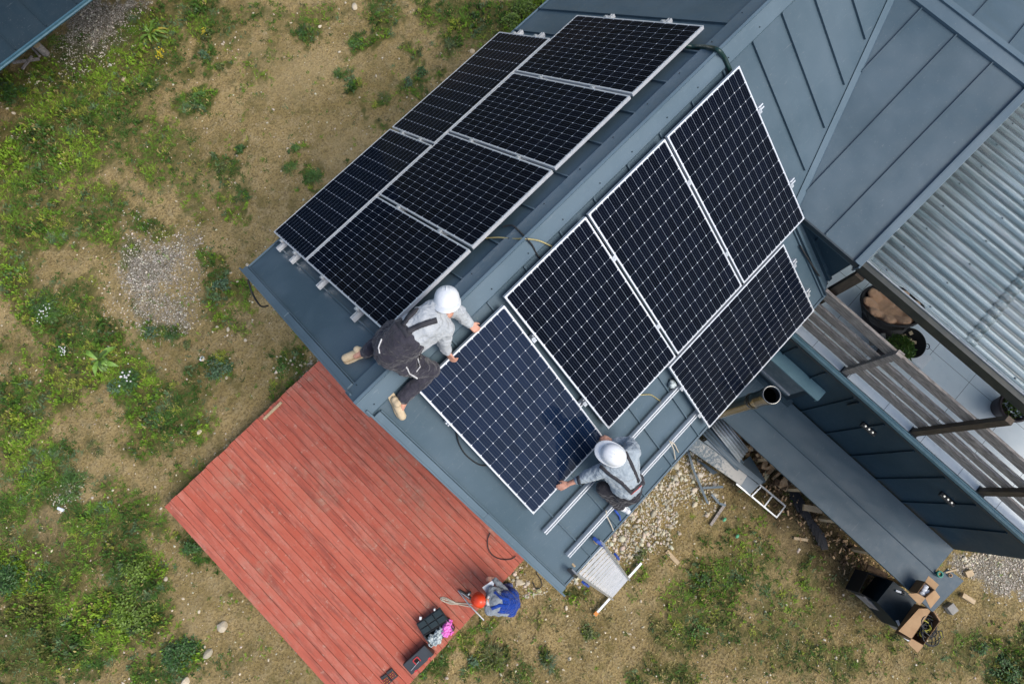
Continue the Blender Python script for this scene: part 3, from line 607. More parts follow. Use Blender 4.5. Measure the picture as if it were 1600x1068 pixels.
# rake trim and fascia at the gable, eave drip edges
for s in (1, -1):
    rk = MB(); n_ = (0, s * ST, CT)
    p0 = Vector((.035, s * .16, zr(.16, .035))); p1 = Vector((.035, s * (EY + .015), zr(EY + .015, .035))); mid = p0.lerp(p1, .52)
    rk.bar(p0, mid, .085, .03, up=n_); rk.bar(mid + Vector((0.004, 0, .006)), p1, .085, .03, up=n_)
    rk.bar((.088, s * .16, zr(.16, .02)), (.088, s * EY, zr(EY, .02)), .012, .028, up=n_)
    rk.bar((.004, s * .02, zr(.02, -.1)), (.004, s * EY, zr(EY, -.1)), .02, .26, up=n_)
    rk.build('rake_trim', TRIM, house, .004)
    ev = MB(); x1 = 12 if s > 0 else 4.62
    ev.bar((0, s * (EY + .004), zr(EY, -.035)), (x1, s * (EY + .004), zr(EY, -.035)), .02, .11); 
    ev.bar((0, s * (EY - .03), zr(EY - .03, -.12)), (x1, s * (EY - .03), zr(EY - .03, -.12)), .03, .10, m=1)
    ev.build('eave_trim', [TRIM, WOODP], house)
# walls
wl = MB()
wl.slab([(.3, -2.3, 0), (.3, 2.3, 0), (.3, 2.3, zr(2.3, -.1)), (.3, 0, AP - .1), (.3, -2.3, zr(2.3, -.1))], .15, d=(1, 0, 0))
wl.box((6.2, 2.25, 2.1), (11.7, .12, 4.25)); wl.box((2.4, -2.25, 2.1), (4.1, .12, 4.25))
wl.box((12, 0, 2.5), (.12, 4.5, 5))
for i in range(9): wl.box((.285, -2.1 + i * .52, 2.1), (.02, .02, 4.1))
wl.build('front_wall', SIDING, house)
# cross wing
wg = MB()
vy = [(x, yval(x), zw(x)) for x in (4.72, 5.4, 6.0, 6.6, 7.2)]
wg.slab([(7.2, -2.5, zw(7.2)), (4.72, -2.5, zw(4.72))] + [(4.72, yval(4.72), zw(4.72)), (7.2, yval(7.2), zw(7.2))], .09)
wg.slab([(7.2, yval(7.2), zw(7.2)), (9.68, yval(4.72), zw(4.72)), (9.68, -2.5, zw(4.72)), (7.2, -2.5, zw(7.2))], .09)
def wrib(a, b, nx): 
    n_ = Vector((nx, 0, 1)).normalized(); wg.bar(Vector(a) + n_ * .012, Vector(b) + n_ * .012, .012, .024, up=n_)
for y in (-1.07, -1.53, -2.0):
    xv = (AP + T * y - WC) / WA
    wrib((max(4.74, xv + .02), y, zw(max(4.74, xv + .02))), (7.06, y, zw(7.06)), -WA); wrib((7.34, y, zw(7.06)), (9.6, y, zw(4.8)), WA)
wg.build('wing_roof', ROOF, house)
wt = MB()
for s in (1, -1):
    x0, x1, z0, z1 = 7.2 + s * .01, 7.2 - s * .14, zw(7.2, .05), zw(7.06, .04)
    wt.slab([(x0, -.74, z0), (x0, -2.52, z0), (x1, -2.52, z1), (x1, -.9, z1)][:: (1 if s > 0 else -1)], .035)
wt.bar((7.2, -.72, zw(7.2, .058)), (7.2, -2.52, zw(7.2, .058)), .024, .02)
wt.build('wing_ridge_cap', TRIM, house)
wt = MB()
for s in (1, -1):
    a = Vector((7.2, -2.465, zw(7.2, .02))); b = Vector((7.2 - s * 2.49, -2.465, zw(4.71, .02)))
    wt.bar(a, b, .075, .035); wt.bar(a + V(0, .045, 0), b + V(0, .045, 0), .012, .05); wt.bar(a + V(0, -.03, -.1), b + V(0, -.03, -.1), .02, .22)
wt.build('wing_rake_trim', TRIM, house, .003)
wt = MB(); wt.bar((4.715, yval(4.72), zw(4.72, -.02)), (4.715, -2.5, zw(4.72, -.02)), .02, .07); wt.build('wing_eave_trim', DARKTRIM, house)
# valley flashing laid in the fold
vf = MB()
va, vb = Vector((4.70, yval(4.70) , zw(4.70))), Vector((7.2, yval(7.2), zw(7.2)))
dvv = (vb - va).normalized()
n1 = Vector((0, -ST, CT)); n2 = Vector((-WA, 0, 1)).normalized()
l1 = dvv.cross(n1).normalized(); l2 = dvv.cross(n2).normalized()
if l1.y < 0: l1 = -l1
if l2.y > 0: l2 = -l2
vf.slab([va + n1 * .012, vb + n1 * .012, vb + l1 * .10 + n1 * .012, va + l1 * .10 + n1 * .012], .005)
vf.slab([va + n2 * .010, vb + n2 * .010, vb + l2 * .015 + n2 * .014, va + l2 * .015 + n2 * .014], .005)
vf.build('valley_flashing', TRIM, house)
ww = MB()
ww.slab([(4.77, yval(4.72) + .03, zw(4.7, -.06)), (4.77, -2.44, zw(4.7, -.06)), (4.77, -2.44, 3.1), (4.77, -2.3, 3.1), (4.77, yval(4.72) + .03, zr(1.6, -.05))], .1, d=(1, 0, 0))
ww.box((4.765, -2.0, 4.6), (.02, .02, .55)); ww.bar((4.75, -1.63, zr(1.63, .03)), (4.75, -2.45, zr(2.45, .03)), .05, .05)
ww.slab([(4.78, -2.44, 3.1), (9.62, -2.44, 3.1), (9.62, -2.44, zw(4.78, -.1)), (7.2, -2.44, zw(7.2, -.1)), (4.78, -2.44, zw(4.78, -.1))], .08, d=(0, 1, 0))
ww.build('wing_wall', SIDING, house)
# lower storey under the balcony
BX = 4.5; BZ = 3.1; BY0, BY1 = -2.2, -6.97
bw = MB()
bw.box((8.25, (BY0 + BY1) / 2, BZ / 2 - .06), (7.5, BY0 - BY1, BZ - .16))
ys = [-2.45 - i * .50 for i in range(9)]
for y in ys:
    bw.box((BX - .012, y, 1.45), (.026, .02, 2.9))
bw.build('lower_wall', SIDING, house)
m, t, b = base('balcony_tiles'); tc = t.nodes.new('ShaderNodeTexCoord').outputs['Object']
mp = N(t, 'ShaderNodeMapping'); mp.inputs['Rotation'].default_value = (0, 0, 0); t.links.new(tc, mp.inputs[0])
sx = t.nodes.new('ShaderNodeSeparateXYZ'); t.links.new(tc, sx.inputs[0])
def grid(t, v, per, off, wd): 
    f_ = mth(t, 'FRACT', mth(t, 'MULTIPLY_ADD', v, 1 / per, off)); return mth(t, 'LESS_THAN', f_, wd / per)
gx = grid(t, sx.outputs[0], .60, .28, .006); gy = grid(t, sx.outputs[1], .60, .1, .006)
n1 = nz(t, 2.2, 5, .6, tc); c = mixc(t, ramp(t, n1, .3, .7), (.60, .68, .71), (.70, .76, .78))
c = mixc(t, mth(t, 'MULTIPLY', ramp(t, nz(t, 9, 6, .7, tc), .55, .8), .35), c, (.26, .33, .36))
c = mixc(t, mth(t, 'MAXIMUM', gx, gy), c, (.09, .12, .13)); t.links.new(c, b.inputs['Base Color']); b.inputs['Roughness'].default_value = .5; TILE = m
bf = MB(); bf.box((8.27, (BY0 + BY1) / 2, BZ - .03), (7.46, BY0 - BY1, .06)); bf.build('balcony_floor', TILE, house)
bt = MB(); bt.box((4.49, (BY0 + BY1) / 2, BZ - .02), (.06, BY0 - BY1 + .06, .07)); bt.box((4.475, (BY0 + BY1) / 2, BZ - .10), (.03, BY0 - BY1 + .04, .05), m=1)
bt.box((4.505, (BY0 + BY1) / 2, BZ + .022), (.02, BY0 - BY1 + .06, .02))
bt.build('balcony_edge_trim', [TEAL, DARKTRIM], house, .004)
# railing : posts and four boards
rl = MB()
for y in (-3.58, -4.72, -5.80, -6.92): rl.box((4.585, y, BZ + .006), (.10, .12, .008))
rail = rl.build('railing', DARKTRIM, house)
segs = [(-2.5, -3.56), (-3.56, -4.69), (-4.69, -5.78), (-5.78, -6.95)]
for k, (z0, z1) in enumerate([(3.20, 3.37), (3.47, 3.61), (3.73, 3.88), (4.04, 4.23)]):
    b_ = MB()
    for i, (a, c_) in enumerate(segs):
        e = random.uniform(-.006, .006); b_.bar((4.635 + e, a - .004, (z0 + z1) / 2 + e), (4.635 - e, c_ + .004, (z0 + z1) / 2), .036, z1 - z0)
    b_.build('railing_board', WOODG, rail, .004)
for y, zt in ((-3.58, 4.32), (-4.72, 4.74), (-5.80, 4.74), (-6.92, 4.74)):
    b_ = MB(); b_.box((4.582, y, (BZ + zt) / 2), (.075, .085, zt - BZ)); b_.build('railing_post', WOODB if zt > 4.5 else WOODG, rail, .004)
# canopy over the balcony
cn = MB()
per = .115; xs = np.arange(4.83, 9.6, per / 8); hgt_ = .024; rows = [(-2.53, 0), (-3.80, -.004), (-7.0, -.02)]
vs = []; fs = []
for (y, dz) in rows:
    for x in xs: vs.append((x, y, 4.93 + dz + hgt_ * math.sin(2 * math.pi * x / per)))
nx = len(xs)
for r_ in range(len(rows) - 1):
    for i in range(nx - 1): fs.append((r_ * nx + i, r_ * nx + i + 1, (r_ + 1) * nx + i + 1, (r_ + 1) * nx + i))
cn.add(vs, fs, 0, True)
vs = [(x, y, 4.938 + hgt_ * math.sin(2 * math.pi * x / per)) for y in (-3.78, -3.90) for x in xs]
cn.add(vs, [(i, i + 1, nx + i + 1, nx + i) for i in range(nx - 1)], 0, True)
m, t, b = base('corrugated_plastic'); tc = t.nodes.new('ShaderNodeTexCoord').outputs['Object']
n1 = nz(t, 3, 6, .7, tc, (7, .22, 1)); n2 = nz(t, 30, 5, .7, tc); n3 = nz(t, 1.5, 5, .7, tc, (5, .6, 1))
c = mixc(t, ramp(t, n1, .36, .62), (.26, .37, .39), (.62, .72, .73)); c = mixc(t, mth(t, 'MULTIPLY', ramp(t, n3, .52, .66), .6), c, (.62, .62, .60))
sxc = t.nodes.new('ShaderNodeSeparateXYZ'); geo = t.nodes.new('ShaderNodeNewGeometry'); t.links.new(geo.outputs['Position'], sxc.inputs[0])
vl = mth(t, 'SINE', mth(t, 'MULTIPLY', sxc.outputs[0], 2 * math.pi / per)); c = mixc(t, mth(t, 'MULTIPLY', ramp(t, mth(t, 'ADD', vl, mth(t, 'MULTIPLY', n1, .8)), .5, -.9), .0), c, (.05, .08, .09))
valley_shade = mth(t, 'SUBTRACT', 1.0, ramp(t, mth(t, 'ADD', vl, mth(t, 'MULTIPLY_ADD', n1, .7, -.35)), -.9, .1)); c = mixc(t, mth(t, 'MULTIPLY', valley_shade, .85), c, (.045, .080, .088))  # shading of the corrugation valleys painted into the sheet colour as dark stripes
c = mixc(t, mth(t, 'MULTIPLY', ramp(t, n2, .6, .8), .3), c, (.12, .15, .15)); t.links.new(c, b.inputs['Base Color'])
b.inputs['Roughness'].default_value = .22; b.inputs['Transmission Weight'].default_value = .6; b.inputs['Alpha'].default_value = .76
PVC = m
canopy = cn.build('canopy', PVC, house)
sol = canopy.modifiers.new('thick', 'SOLIDIFY'); sol.thickness = .003
bm_ = MB(); bm_.bar((4.785, -2.47, 4.80), (4.785, -7.0, 4.78), .07, .15); bm_.build('canopy_beam', mat('dark_beam', (.022, .030, .030), (.04, .045, .04), rough=.5), canopy)
bm_ = MB(); bm_.bar((4.822, -2.50, 4.885), (4.822, -7.0, 4.865), .016, .02); bm_.build('edge_strip', ALU, canopy)
bm_ = MB(); bm_.ell((4.852, -2.72, 4.951), (.012, .012, .007), n=8); scr0 = bm_.build('screw', DARKTRIM, canopy)
for r0, y in enumerate((-2.72, -3.3, -4.4, -5.2)):
    for i in range(8):
        if r0 + i == 0: continue
        c_ = scr0.copy(); link(c_); c_.location = (i * per * 3, y + 2.72 + .03 * math.sin(i * 2.1), 0)
cp = MB(); cp.box((4.765, -2.60, 3.91), (.11, .11, 1.62)); cp.build('corner_post', WOODB, house, .004)
# window with projecting hood on the lower wall
wn = MB(); wy0, wy1 = -2.55, -3.66
wn.box((BX - .03, (wy0 + wy1) / 2, 1.90), (.05, wy0 - wy1, 1.05), m=0)
win = wn.build('window', DARKTRIM, house)
q = MB(); q.box((BX - .062, (wy0 + wy1) / 2 + .02, 1.93), (.012, wy0 - wy1 - .12, .86)); q.build('pane', mat('window_glass', (.16, .19, .20), (.12, .15, .16), rough=.08, spec=.9), win)
q = MB(); q.box((BX - .07, (wy0 + wy1) / 2 + .02, 1.62), (.03, wy0 - wy1 - .12, .035)); q.build('frame', ALU, win)
q = MB(); q.box((BX - .10, (wy0 + wy1) / 2 - .02, 2.43), (.19, wy0 - wy1 + .10, .035)); q.box((BX - .09, wy1 - .07, 2.38), (.17, .02, .12)); q.build('window_hood', TEAL, win, .003)
q = MB()
for i in range(3): q.box((BX - .03 - .03 * i, (BY0 - 3.75) / 2, 1.36 - .012 * i), (.06, 1.55, .02))
q.build('base_flashing', SIDING, house)
EM = mat('lamp_dot', (1, .97, .85), rough=.3, emis=.45)
for (y, n_) in ((-4.47, 'a'), (-5.83, 'b')):
    q = MB(); q.box((BX - .035, y, 2.51), (.07, .24, .055)); lamp = q.build('wall_lamp', BLKPL, house, .012)
    for k in range(3):
        q = MB(); q.ell((BX - .04, y + .062 - k * .062, 2.541), (.014, .014, .008), n=8); q.build('bulb', EM, lamp)
q = MB(); q.box((BX - .02, -4.02, 2.75), (.03, .02, .28)); q.ell((BX - .03, -3.92, 2.95), (.015, .03, .015), n=8); q.build('wall_bracket', DARKTRIM, house)

# flue pipe beside the eave
fx, fy = 3.08, -2.76
ch = thing('flue_pipe', (fx, fy, 1.0), 'mirror polished steel flue pipe rising beside the eave under a solar panel', 'flue pipe')
q = MB(); q.tube([(fx, fy, 1.0), (fx, fy, 2.5), (fx, fy, 4.48)], .088, 32, cap=False); q.build('pipe', STEEL, ch)
q = MB(); q.lathe((fx, fy, 4.44), [(.090, 0), (.100, .01), (.100, .11), (.102, .12), (.102, .135), (.099, .139), (.090, .138), (.090, -.3)], 36); q.build('rim', STEEL, ch)
q = MB(); q.lathe((fx, fy, 4.1), [(.0885, .465), (.0885, 0), (.001, 0)], 28); q.build('soot_lining', SOOT, ch)
q = MB(); q.lathe((fx, fy, 4.02), [(.090, 0), (.097, .005), (.097, .03), (.090, .035)], 32); q.build('clamp_ring', STEEL, ch)

# ------------------------------------------------------------------ solar panels
PW, PL = 1.04, 1.8904
m, t, b = base('solar_cells'); uvn = t.nodes.new('ShaderNodeUVMap'); su = t.nodes.new('ShaderNodeSeparateXYZ'); t.links.new(uvn.outputs[0], su.inputs[0])
U, Vv = su.outputs[0], su.outputs[1]
cu = mth(t, 'MULTIPLY', U, 13); cv = mth(t, 'MULTIPLY', Vv, 12)
def edge(x):      # distance to the nearest cell border, in cells
    f_ = mth(t, 'FRACT', x); return mth(t, 'MINIMUM', f_, mth(t, 'SUBTRACT', 1.0, f_))
eu, ev_ = edge(cu), edge(cv)
lu = mth(t, 'LESS_THAN', eu, .0125); lv = mth(t, 'LESS_THAN', ev_, .0064)
du = mth(t, 'MULTIPLY', eu, .079); dv2 = mth(t, 'MULTIPLY', ev_, .155)
dia = mth(t, 'LESS_THAN', mth(t, 'ADD', du, dv2), .0068)
lines = mth(t, 'MAXIMUM', lu, lv)
fu = mth(t, 'FRACT', mth(t, 'ADD', mth(t, 'MULTIPLY', cu, 3), .5)); fv = mth(t, 'FRACT', mth(t, 'ADD', mth(t, 'MULTIPLY', cv, 9), .5))
d1 = mth(t, 'LESS_THAN', mth(t, 'ABSOLUTE', mth(t, 'SUBTRACT', fu, .5)), .09); d2 = mth(t, 'LESS_THAN', mth(t, 'ABSOLUTE', mth(t, 'SUBTRACT', fv, .5)), .16)
dots = mth(t, 'MULTIPLY', d1, d2); bus = mth(t, 'LESS_THAN', mth(t, 'ABSOLUTE', mth(t, 'SUBTRACT', fu, .5)), .03)
wn_ = N(t, 'ShaderNodeTexWhiteNoise'); wn_.noise_dimensions = '2D'
cmb = t.nodes.new('ShaderNodeCombineXYZ'); t.links.new(mth(t, 'FLOOR', cu), cmb.inputs[0]); t.links.new(mth(t, 'FLOOR', cv), cmb.inputs[1]); t.links.new(cmb.outputs[0], wn_.inputs['Vector'])
c = mixc(t, wn_.outputs['Value'], (.0014, .0026, .0060), (.0024, .0042, .0100))
c = mixc(t, bus, c, (.005, .008, .015)); c = mixc(t, dots, c, (.045, .058, .085)); c = mixc(t, lines, c, (.25, .29, .35)); c = mixc(t, dia, c, (.80, .84, .90))
t.links.new(c, b.inputs['Base Color']); b.inputs['Roughness'].default_value = .09; b.inputs['IOR'].default_value = 1.10
b.inputs['Specular IOR Level'].default_value = .5
tcg = t.nodes.new('ShaderNodeTexCoord').outputs['Object']; dn = nz(t, 7, 6, .75, tcg)
t.links.new(mth(t, 'MULTIPLY_ADD', ramp(t, dn, .45, .8), .14, .07), b.inputs['Roughness'])
CELLS = m
CELLS_SKY = m.copy(); CELLS_SKY.name = 'sky_tinted_solar_cells'  # held panel: blue sky reflection painted into the cell colour
for nd in CELLS_SKY.node_tree.nodes:
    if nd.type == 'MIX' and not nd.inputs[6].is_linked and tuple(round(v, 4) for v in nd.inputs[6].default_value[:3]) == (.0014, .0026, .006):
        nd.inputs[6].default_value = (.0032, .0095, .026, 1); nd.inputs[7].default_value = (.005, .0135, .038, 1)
CELLS_SKY.node_tree.nodes['Principled BSDF'].inputs['IOR'].default_value = 1.27
def panel_meshes():
    F = .014; q = MB()
    q.box((F / 2, PL / 2, -.0175), (F, PL, .035)); q.box((PW - F / 2, PL / 2, -.0175), (F, PL, .035))
    q.box((PW / 2, F / 2, -.0175), (PW - 2 * F, F, .035)); q.box((PW / 2, PL - F / 2, -.0175), (PW - 2 * F, F, .035))
    g = MB(); z = -.0022; e = F
    g.add([(e, e, z), (PW - e, e, z), (PW - e, PL - e, z), (e, PL - e, z)], [(0, 1, 2, 3)], 0, False, [[(-.004, -.003), (1.004, -.003), (1.004, 1.003), (-.004, 1.003)]])
    k = MB(); k.box((PW / 2, PL / 2, -.006), (PW - 2 * F, PL - 2 * F, .004)); k.box((PW / 2, .12, -.018), (.12, .08, .018), m=1)
    return q.mesh('frame', FRAME, V(0, 0, 0)), g.mesh('glass', CELLS, V(0, 0, 0)), k.mesh('backsheet', [PAPER, BLKPL], V(0, 0, 0))
PM = panel_meshes(); GBL = PM[1].copy(); GBL.materials.clear(); GBL.materials.append(CELLS_SKY)
def panel(org, xa, ya, label, blue=False):
    xa, ya = Vector(xa).normalized(), Vector(ya).normalized(); za = xa.cross(ya).normalized(); ya = za.cross(xa)
    e = link(bpy.data.objects.new('solar_panel', None)); e.empty_display_size = .1
    M = Matrix.Identity(4)
    for i in range(3): M[i][0], M[i][1], M[i][2], M[i][3] = xa[i], ya[i], za[i], org[i]
    e.matrix_world = M; tag(e, label, 'solar panel', 'solar panels on the metal roof')
    for nm, me in zip(('frame', 'glass', 'backsheet'), PM):
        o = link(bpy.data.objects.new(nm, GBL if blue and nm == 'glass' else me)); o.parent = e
    return e
def pL(u, t_, h=0): return Vector((u, t_ * CT + h * ST, 6.3 - t_ * ST + h * CT))
def pR(u, t_, h=0): return Vector((u, -t_ * CT - h * ST, 6.3 - t_ * ST + h * CT))
UA, TA, UE, TE, GAP, UH, THH, UK, TK = .5758, .4019, .5771, 2.3211, .0316, 1.5035, .2906, 2.4145, 2.2116
dnL, dnR = (0, CT, -ST), (0, -CT, -ST)
for i, lb in enumerate(['portrait solar panel beside the kneeling worker, nearest the gable on the left slope', 'portrait solar panel second from the gable on the left slope', 'portrait solar panel third from the gable on the left slope', 'portrait solar panel farthest from the gable on the left slope, under the top seam']):
    panel(pL(UA + i * (PW + GAP), TA), (1, 0, 0), dnL, lb)
for i, lb in enumerate(['sideways solar panel along the left eave, nearer the red deck', 'sideways solar panel along the left eave, farther from the red deck']):
    u = UE + i * (PL + GAP); panel(pL(u, TE + PW), (0, -CT, ST), (1, 0, 0), lb)
for i, lb in enumerate(['upright solar panel on the right slope next to the one being laid', 'middle upright solar panel of the three fixed in a row on the right slope', 'upright solar panel on the right slope closest to the roof valley']):
    u = UH + i * (PW + GAP); panel(pR(u + PW, THH), (-1, 0, 0), dnR, lb)
panel(pR(UK, TK), (0, -CT, -ST), (1, 0, 0), 'sideways solar panel at the right eave above the steel flue')
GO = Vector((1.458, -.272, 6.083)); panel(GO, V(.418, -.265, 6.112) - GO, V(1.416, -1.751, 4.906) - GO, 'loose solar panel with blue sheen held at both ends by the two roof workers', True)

# ------------------------------------------------------------------ mounting rails
def rail_(P, t_, x0, x1, label, clamps, feet):
    th_ = thing('mounting_rail', P(x0, t_, -.118), label, 'mounting rail', 'aluminium mounting rails on the roof'); q = MB(); n_ = P(0, 0, 1) - P(0, 0, 0); q_ = P(0, 1) - P(0, 0)
    a, b_ = P(x0, t_, -.072), P(x1, t_, -.072)
    q.bar(a, b_, .046, .006, up=n_)
    for s in (-1, 1):
        q.bar(a + q_ * s * .020 + n_ * .017, b_ + q_ * s * .020 + n_ * .017, .006, .034, up=n_); q.bar(a + q_ * s * .016 + n_ * .035, b_ + q_ * s * .016 + n_ * .035, .014, .003, up=n_)
    q.bar(a - n_ * .010, b_ - n_ * .010, .03, .018, up=n_); q.build('profile', FRAME, th_)
    f_ = x0 + .3
    while f_ < x1:
        q = MB(); q.bar(P(f_ - .02, t_ + .03, -.10), P(f_ + .02, t_ + .03, -.10), .03, .035, up=n_); q.bar(P(f_ - .02, t_ + .05, -.114), P(f_ + .02, t_ + .05, -.114), .07, .006, up=n_); q.build('roof_hook', ALU, th_); f_ += .92
    for c_ in clamps:
        q = MB(); q.bar(P(c_ - .013, t_, -.018), P(c_ + .013, t_, -.018), .055, .038, up=n_); q.bar(P(c_ - .018, t_, .003), P(c_ + .018, t_, .003), .05, .004, up=n_); q.tube([P(c_, t_, .0), P(c_, t_, .010)], .008, 8); q.build('clamp', ALU, th_)
cA = [UA - .015] + [UA + PW * i + GAP * (i - .5) for i in (1, 2, 3)] + [UA + 4 * PW + 3 * GAP + .015]
cE = [UE - .015, UE + PL + GAP / 2, UE + 2 * PL + GAP + .015]
rail_(pL, .95, .46, 4.95, 'aluminium rail under the upper row of left slope panels, end beside the kneeling worker', cA, 0)
rail_(pL, 1.81, .46, 4.95, 'aluminium rail under the middle of the left slope portrait panels', cA, 0)
rail_(pL, 2.62, .46, 4.52, 'aluminium rail under the upper half of the left eave panels', cE, 0)
rail_(pL, 3.06, .46, 4.52, 'aluminium rail closest to the left eave', cE, 0)
cH = [UH - .03, UH + PW + GAP / 2, UH + 2 * PW + 1.5 * GAP, UH + 3 * PW + 2 * GAP + .015]
rail_(pR, .81, .39, 4.80, 'aluminium rail near the ridge under the right slope panels', cH, 0)
rail_(pR, 1.74, .39, 4.80, 'aluminium rail under the lower part of the right slope panels', cH, 0)
rail_(pR, 2.545, .325, 4.40, 'bare aluminium rail crossing in front of the squatting worker', [UK - .015, UK + PL + .015], 0)
rail_(pR, 3.01, .325, 4.40, 'bare aluminium rail closest to the right eave above the ladder', [UK - .015, UK + PL + .015], 0)

# ------------------------------------------------------------------ red deck
dk = thing('wooden_deck', (-1.9, 0, 0), 'weathered red painted wooden deck in front of the gable', 'deck')
m, t, b = base('red_deck_paint'); at = t.nodes.new('ShaderNodeAttribute'); at.attribute_name = 'rnd'
tc = t.nodes.new('ShaderNodeTexCoord').outputs['Object']; sp = t.nodes.new('ShaderNodeSeparateColor'); t.links.new(at.outputs['Color'], sp.inputs[0])
off = N(t, 'ShaderNodeVectorMath', operation='ADD'); t.links.new(tc, off.inputs[0]); sc_ = N(t, 'ShaderNodeVectorMath', operation='SCALE'); t.links.new(at.outputs['Color'], sc_.inputs[0]); sc_.inputs['Scale'].default_value = 40; t.links.new(sc_.outputs[0], off.inputs[1])
vv = off.outputs[0]
g1 = nz(t, 1.1, 7, .7, vv, (14, 1.3, 1)); g2 = nz(t, 2.6, 6, .75, vv, (2.5, .8, 1)); g3 = nz(t, 40, 4, .7, vv, (4, 1, 1)); g4 = nz(t, 7, 6, .8, vv)
c = mixc(t, sp.outputs[0], (.44, .096, .057), (.53, .145, .092)); c = mixc(t, mth(t, 'MULTIPLY', sp.outputs[1], .22), c, (.34, .08, .06))
c = mixc(t, mth(t, 'MULTIPLY', ramp(t, g2, .46, .70), .55), c, (.52, .24, .18))
c = mixc(t, mth(t, 'MULTIPLY', ramp(t, g1, .48, .66), .7), c, (.22, .062, .045))
c = mixc(t, mth(t, 'MULTIPLY', ramp(t, g4, .57, .69), .6), c, (.50, .36, .28)); c = mixc(t, mth(t, 'MULTIPLY', ramp(t, g3, .58, .70), .55), c, (.17, .07, .05))
mud = nz(t, 1.3, 5, .7, tc); c = mixc(t, mth(t, 'MULTIPLY', mth(t, 'MULTIPLY', ramp(t, mud, .50, .72), ramp(t, g4, .40, .60)), .5), c, (.36, .24, .17))
t.links.new(c, b.inputs['Base Color']); b.inputs['Roughness'].default_value = .75; b.inputs['Specular IOR Level'].default_value = .3; bump(t, b, mth(t, 'ADD', g3, g1), .5, .008); DECK = m
q = MB(); bwd = .1285; xx = -3.73; rnds = []
k = 0
while xx < .16:
    w_ = bwd * random.uniform(.93, 1.05); y0, y1 = -2.445 - (0.002 if xx < -1 else 0) + random.uniform(-.008, .008), 2.40 + random.uniform(-.008, .008)
    cuts = [y0, y1]
    for a, c_ in zip(cuts[:-1], cuts[1:]):
        dz = random.uniform(-.0035, .0035); q.box((xx + w_ / 2, (a + c_) / 2, .282 + dz), (w_ - random.uniform(.0035, .0075), c_ - a - .003, .035)); rnds.append((random.random(), random.random(), random.random()))
    for y in (-2.3, -1.1, .1, 1.3, 2.25):
        pass
    xx += w_; k += 1
brd = q.build('deck_boards', DECK, dk, .003)
ca = brd.data.color_attributes.new('rnd', 'FLOAT_COLOR', 'POINT'); ca.data.foreach_set('color', [v for r3 in rnds for _ in range(8) for v in (*r3, 1)])
q = MB()
for y in (-2.38, -1.2, 0, 1.2, 2.34): q.box((-1.8, y, .20), (3.8, .05, .12))
for x in (-3.66, -2.4, -1.2, -.2):
    for y in (-2.3, 0, 2.3): q.box((x, y, .07), (.09, .09, .16))
q.box((-3.68, 0, .20), (.04, 4.7, .12)); q.build('deck_frame', WOODB, dk)
q = MB(); a, b_ = atz(412, 655, .312), atz(440, 628, .312); q.bar(a, b_, .045, .025); tag(q.build('timber_offcut', WOODP, None, .003), 'short pale timber strip near the far edge of the red deck', 'timber offcut')

# ------------------------------------------------------------------ neighbouring shed, top left
sh = thing('shed', (-2, 11, 0), 'dark blue metal roofed shed at the top left corner', 'shed')
q = MB(); SZ = 1.9; EYS = onp(60, 56, (0, 0, 1), SZ).y
def zs(y): return SZ + (y - EYS) * .35
xe = atz(0, 100, SZ).x
q.slab([(-9, EYS, SZ), (4, EYS, SZ), (4, EYS + 4, zs(EYS + 4)), (-9, EYS + 4, zs(EYS + 4))], .04)
for i in range(16): q.bar((-7 + i * .62, EYS + .03, SZ + .02), (-7 + i * .62, EYS + 4, zs(EYS + 4) + .01), .02, .03)
q.build('roof', roof_metal('dark_sheet_metal', (.004, .017, .027), (.006, .022, .034), .5), sh)
q = MB(); q.bar((-9, EYS - .012, SZ - .02), (4, EYS - .012, SZ - .02), .03, .07); q.tube([(-9, EYS - .03, SZ - .03), (4, EYS - .03, SZ - .03)], .022, 8, m=0); q.build('eave_trim', mat('dark_teal_trim', (.035, .095, .13), (.05, .12, .155), rough=.5), sh)
q = MB(); q.box((-2.5, EYS + 3.6, .95), (12.8, .5, 1.9)); q.build('wall', SIDING, sh)
q = MB(); p = atz(72, 84, 0); q.lathe((p.x, p.y, 0), [(.075, 0), (.072, .10), (.07, .26), (.068, .265)], 16, m=0); q.lathe((p.x, p.y, .265), [(.068, 0), (.05, .004), (.001, .004)], 16, m=1)
tag(q.build('log_stump', [WOODG, WOODP]), 'cut pale log standing on end beside the dark shed', 'log')
for i, (a, b_, w_) in enumerate([((20, 98), (62, 92), .05), ((35, 108), (50, 88), .04), ((62, 88), (46, 70), .04)]):
    q = MB(); q.bar(atz(*a, .08 + .03 * i), atz(*b_, .05 + .03 * i), w_, .03); tag(q.build('plank', WOODG), ['grey plank lying beside the shed wall', 'short grey plank crossing another near the shed', 'narrow grey plank leaning towards the shed eave'][i], 'plank')

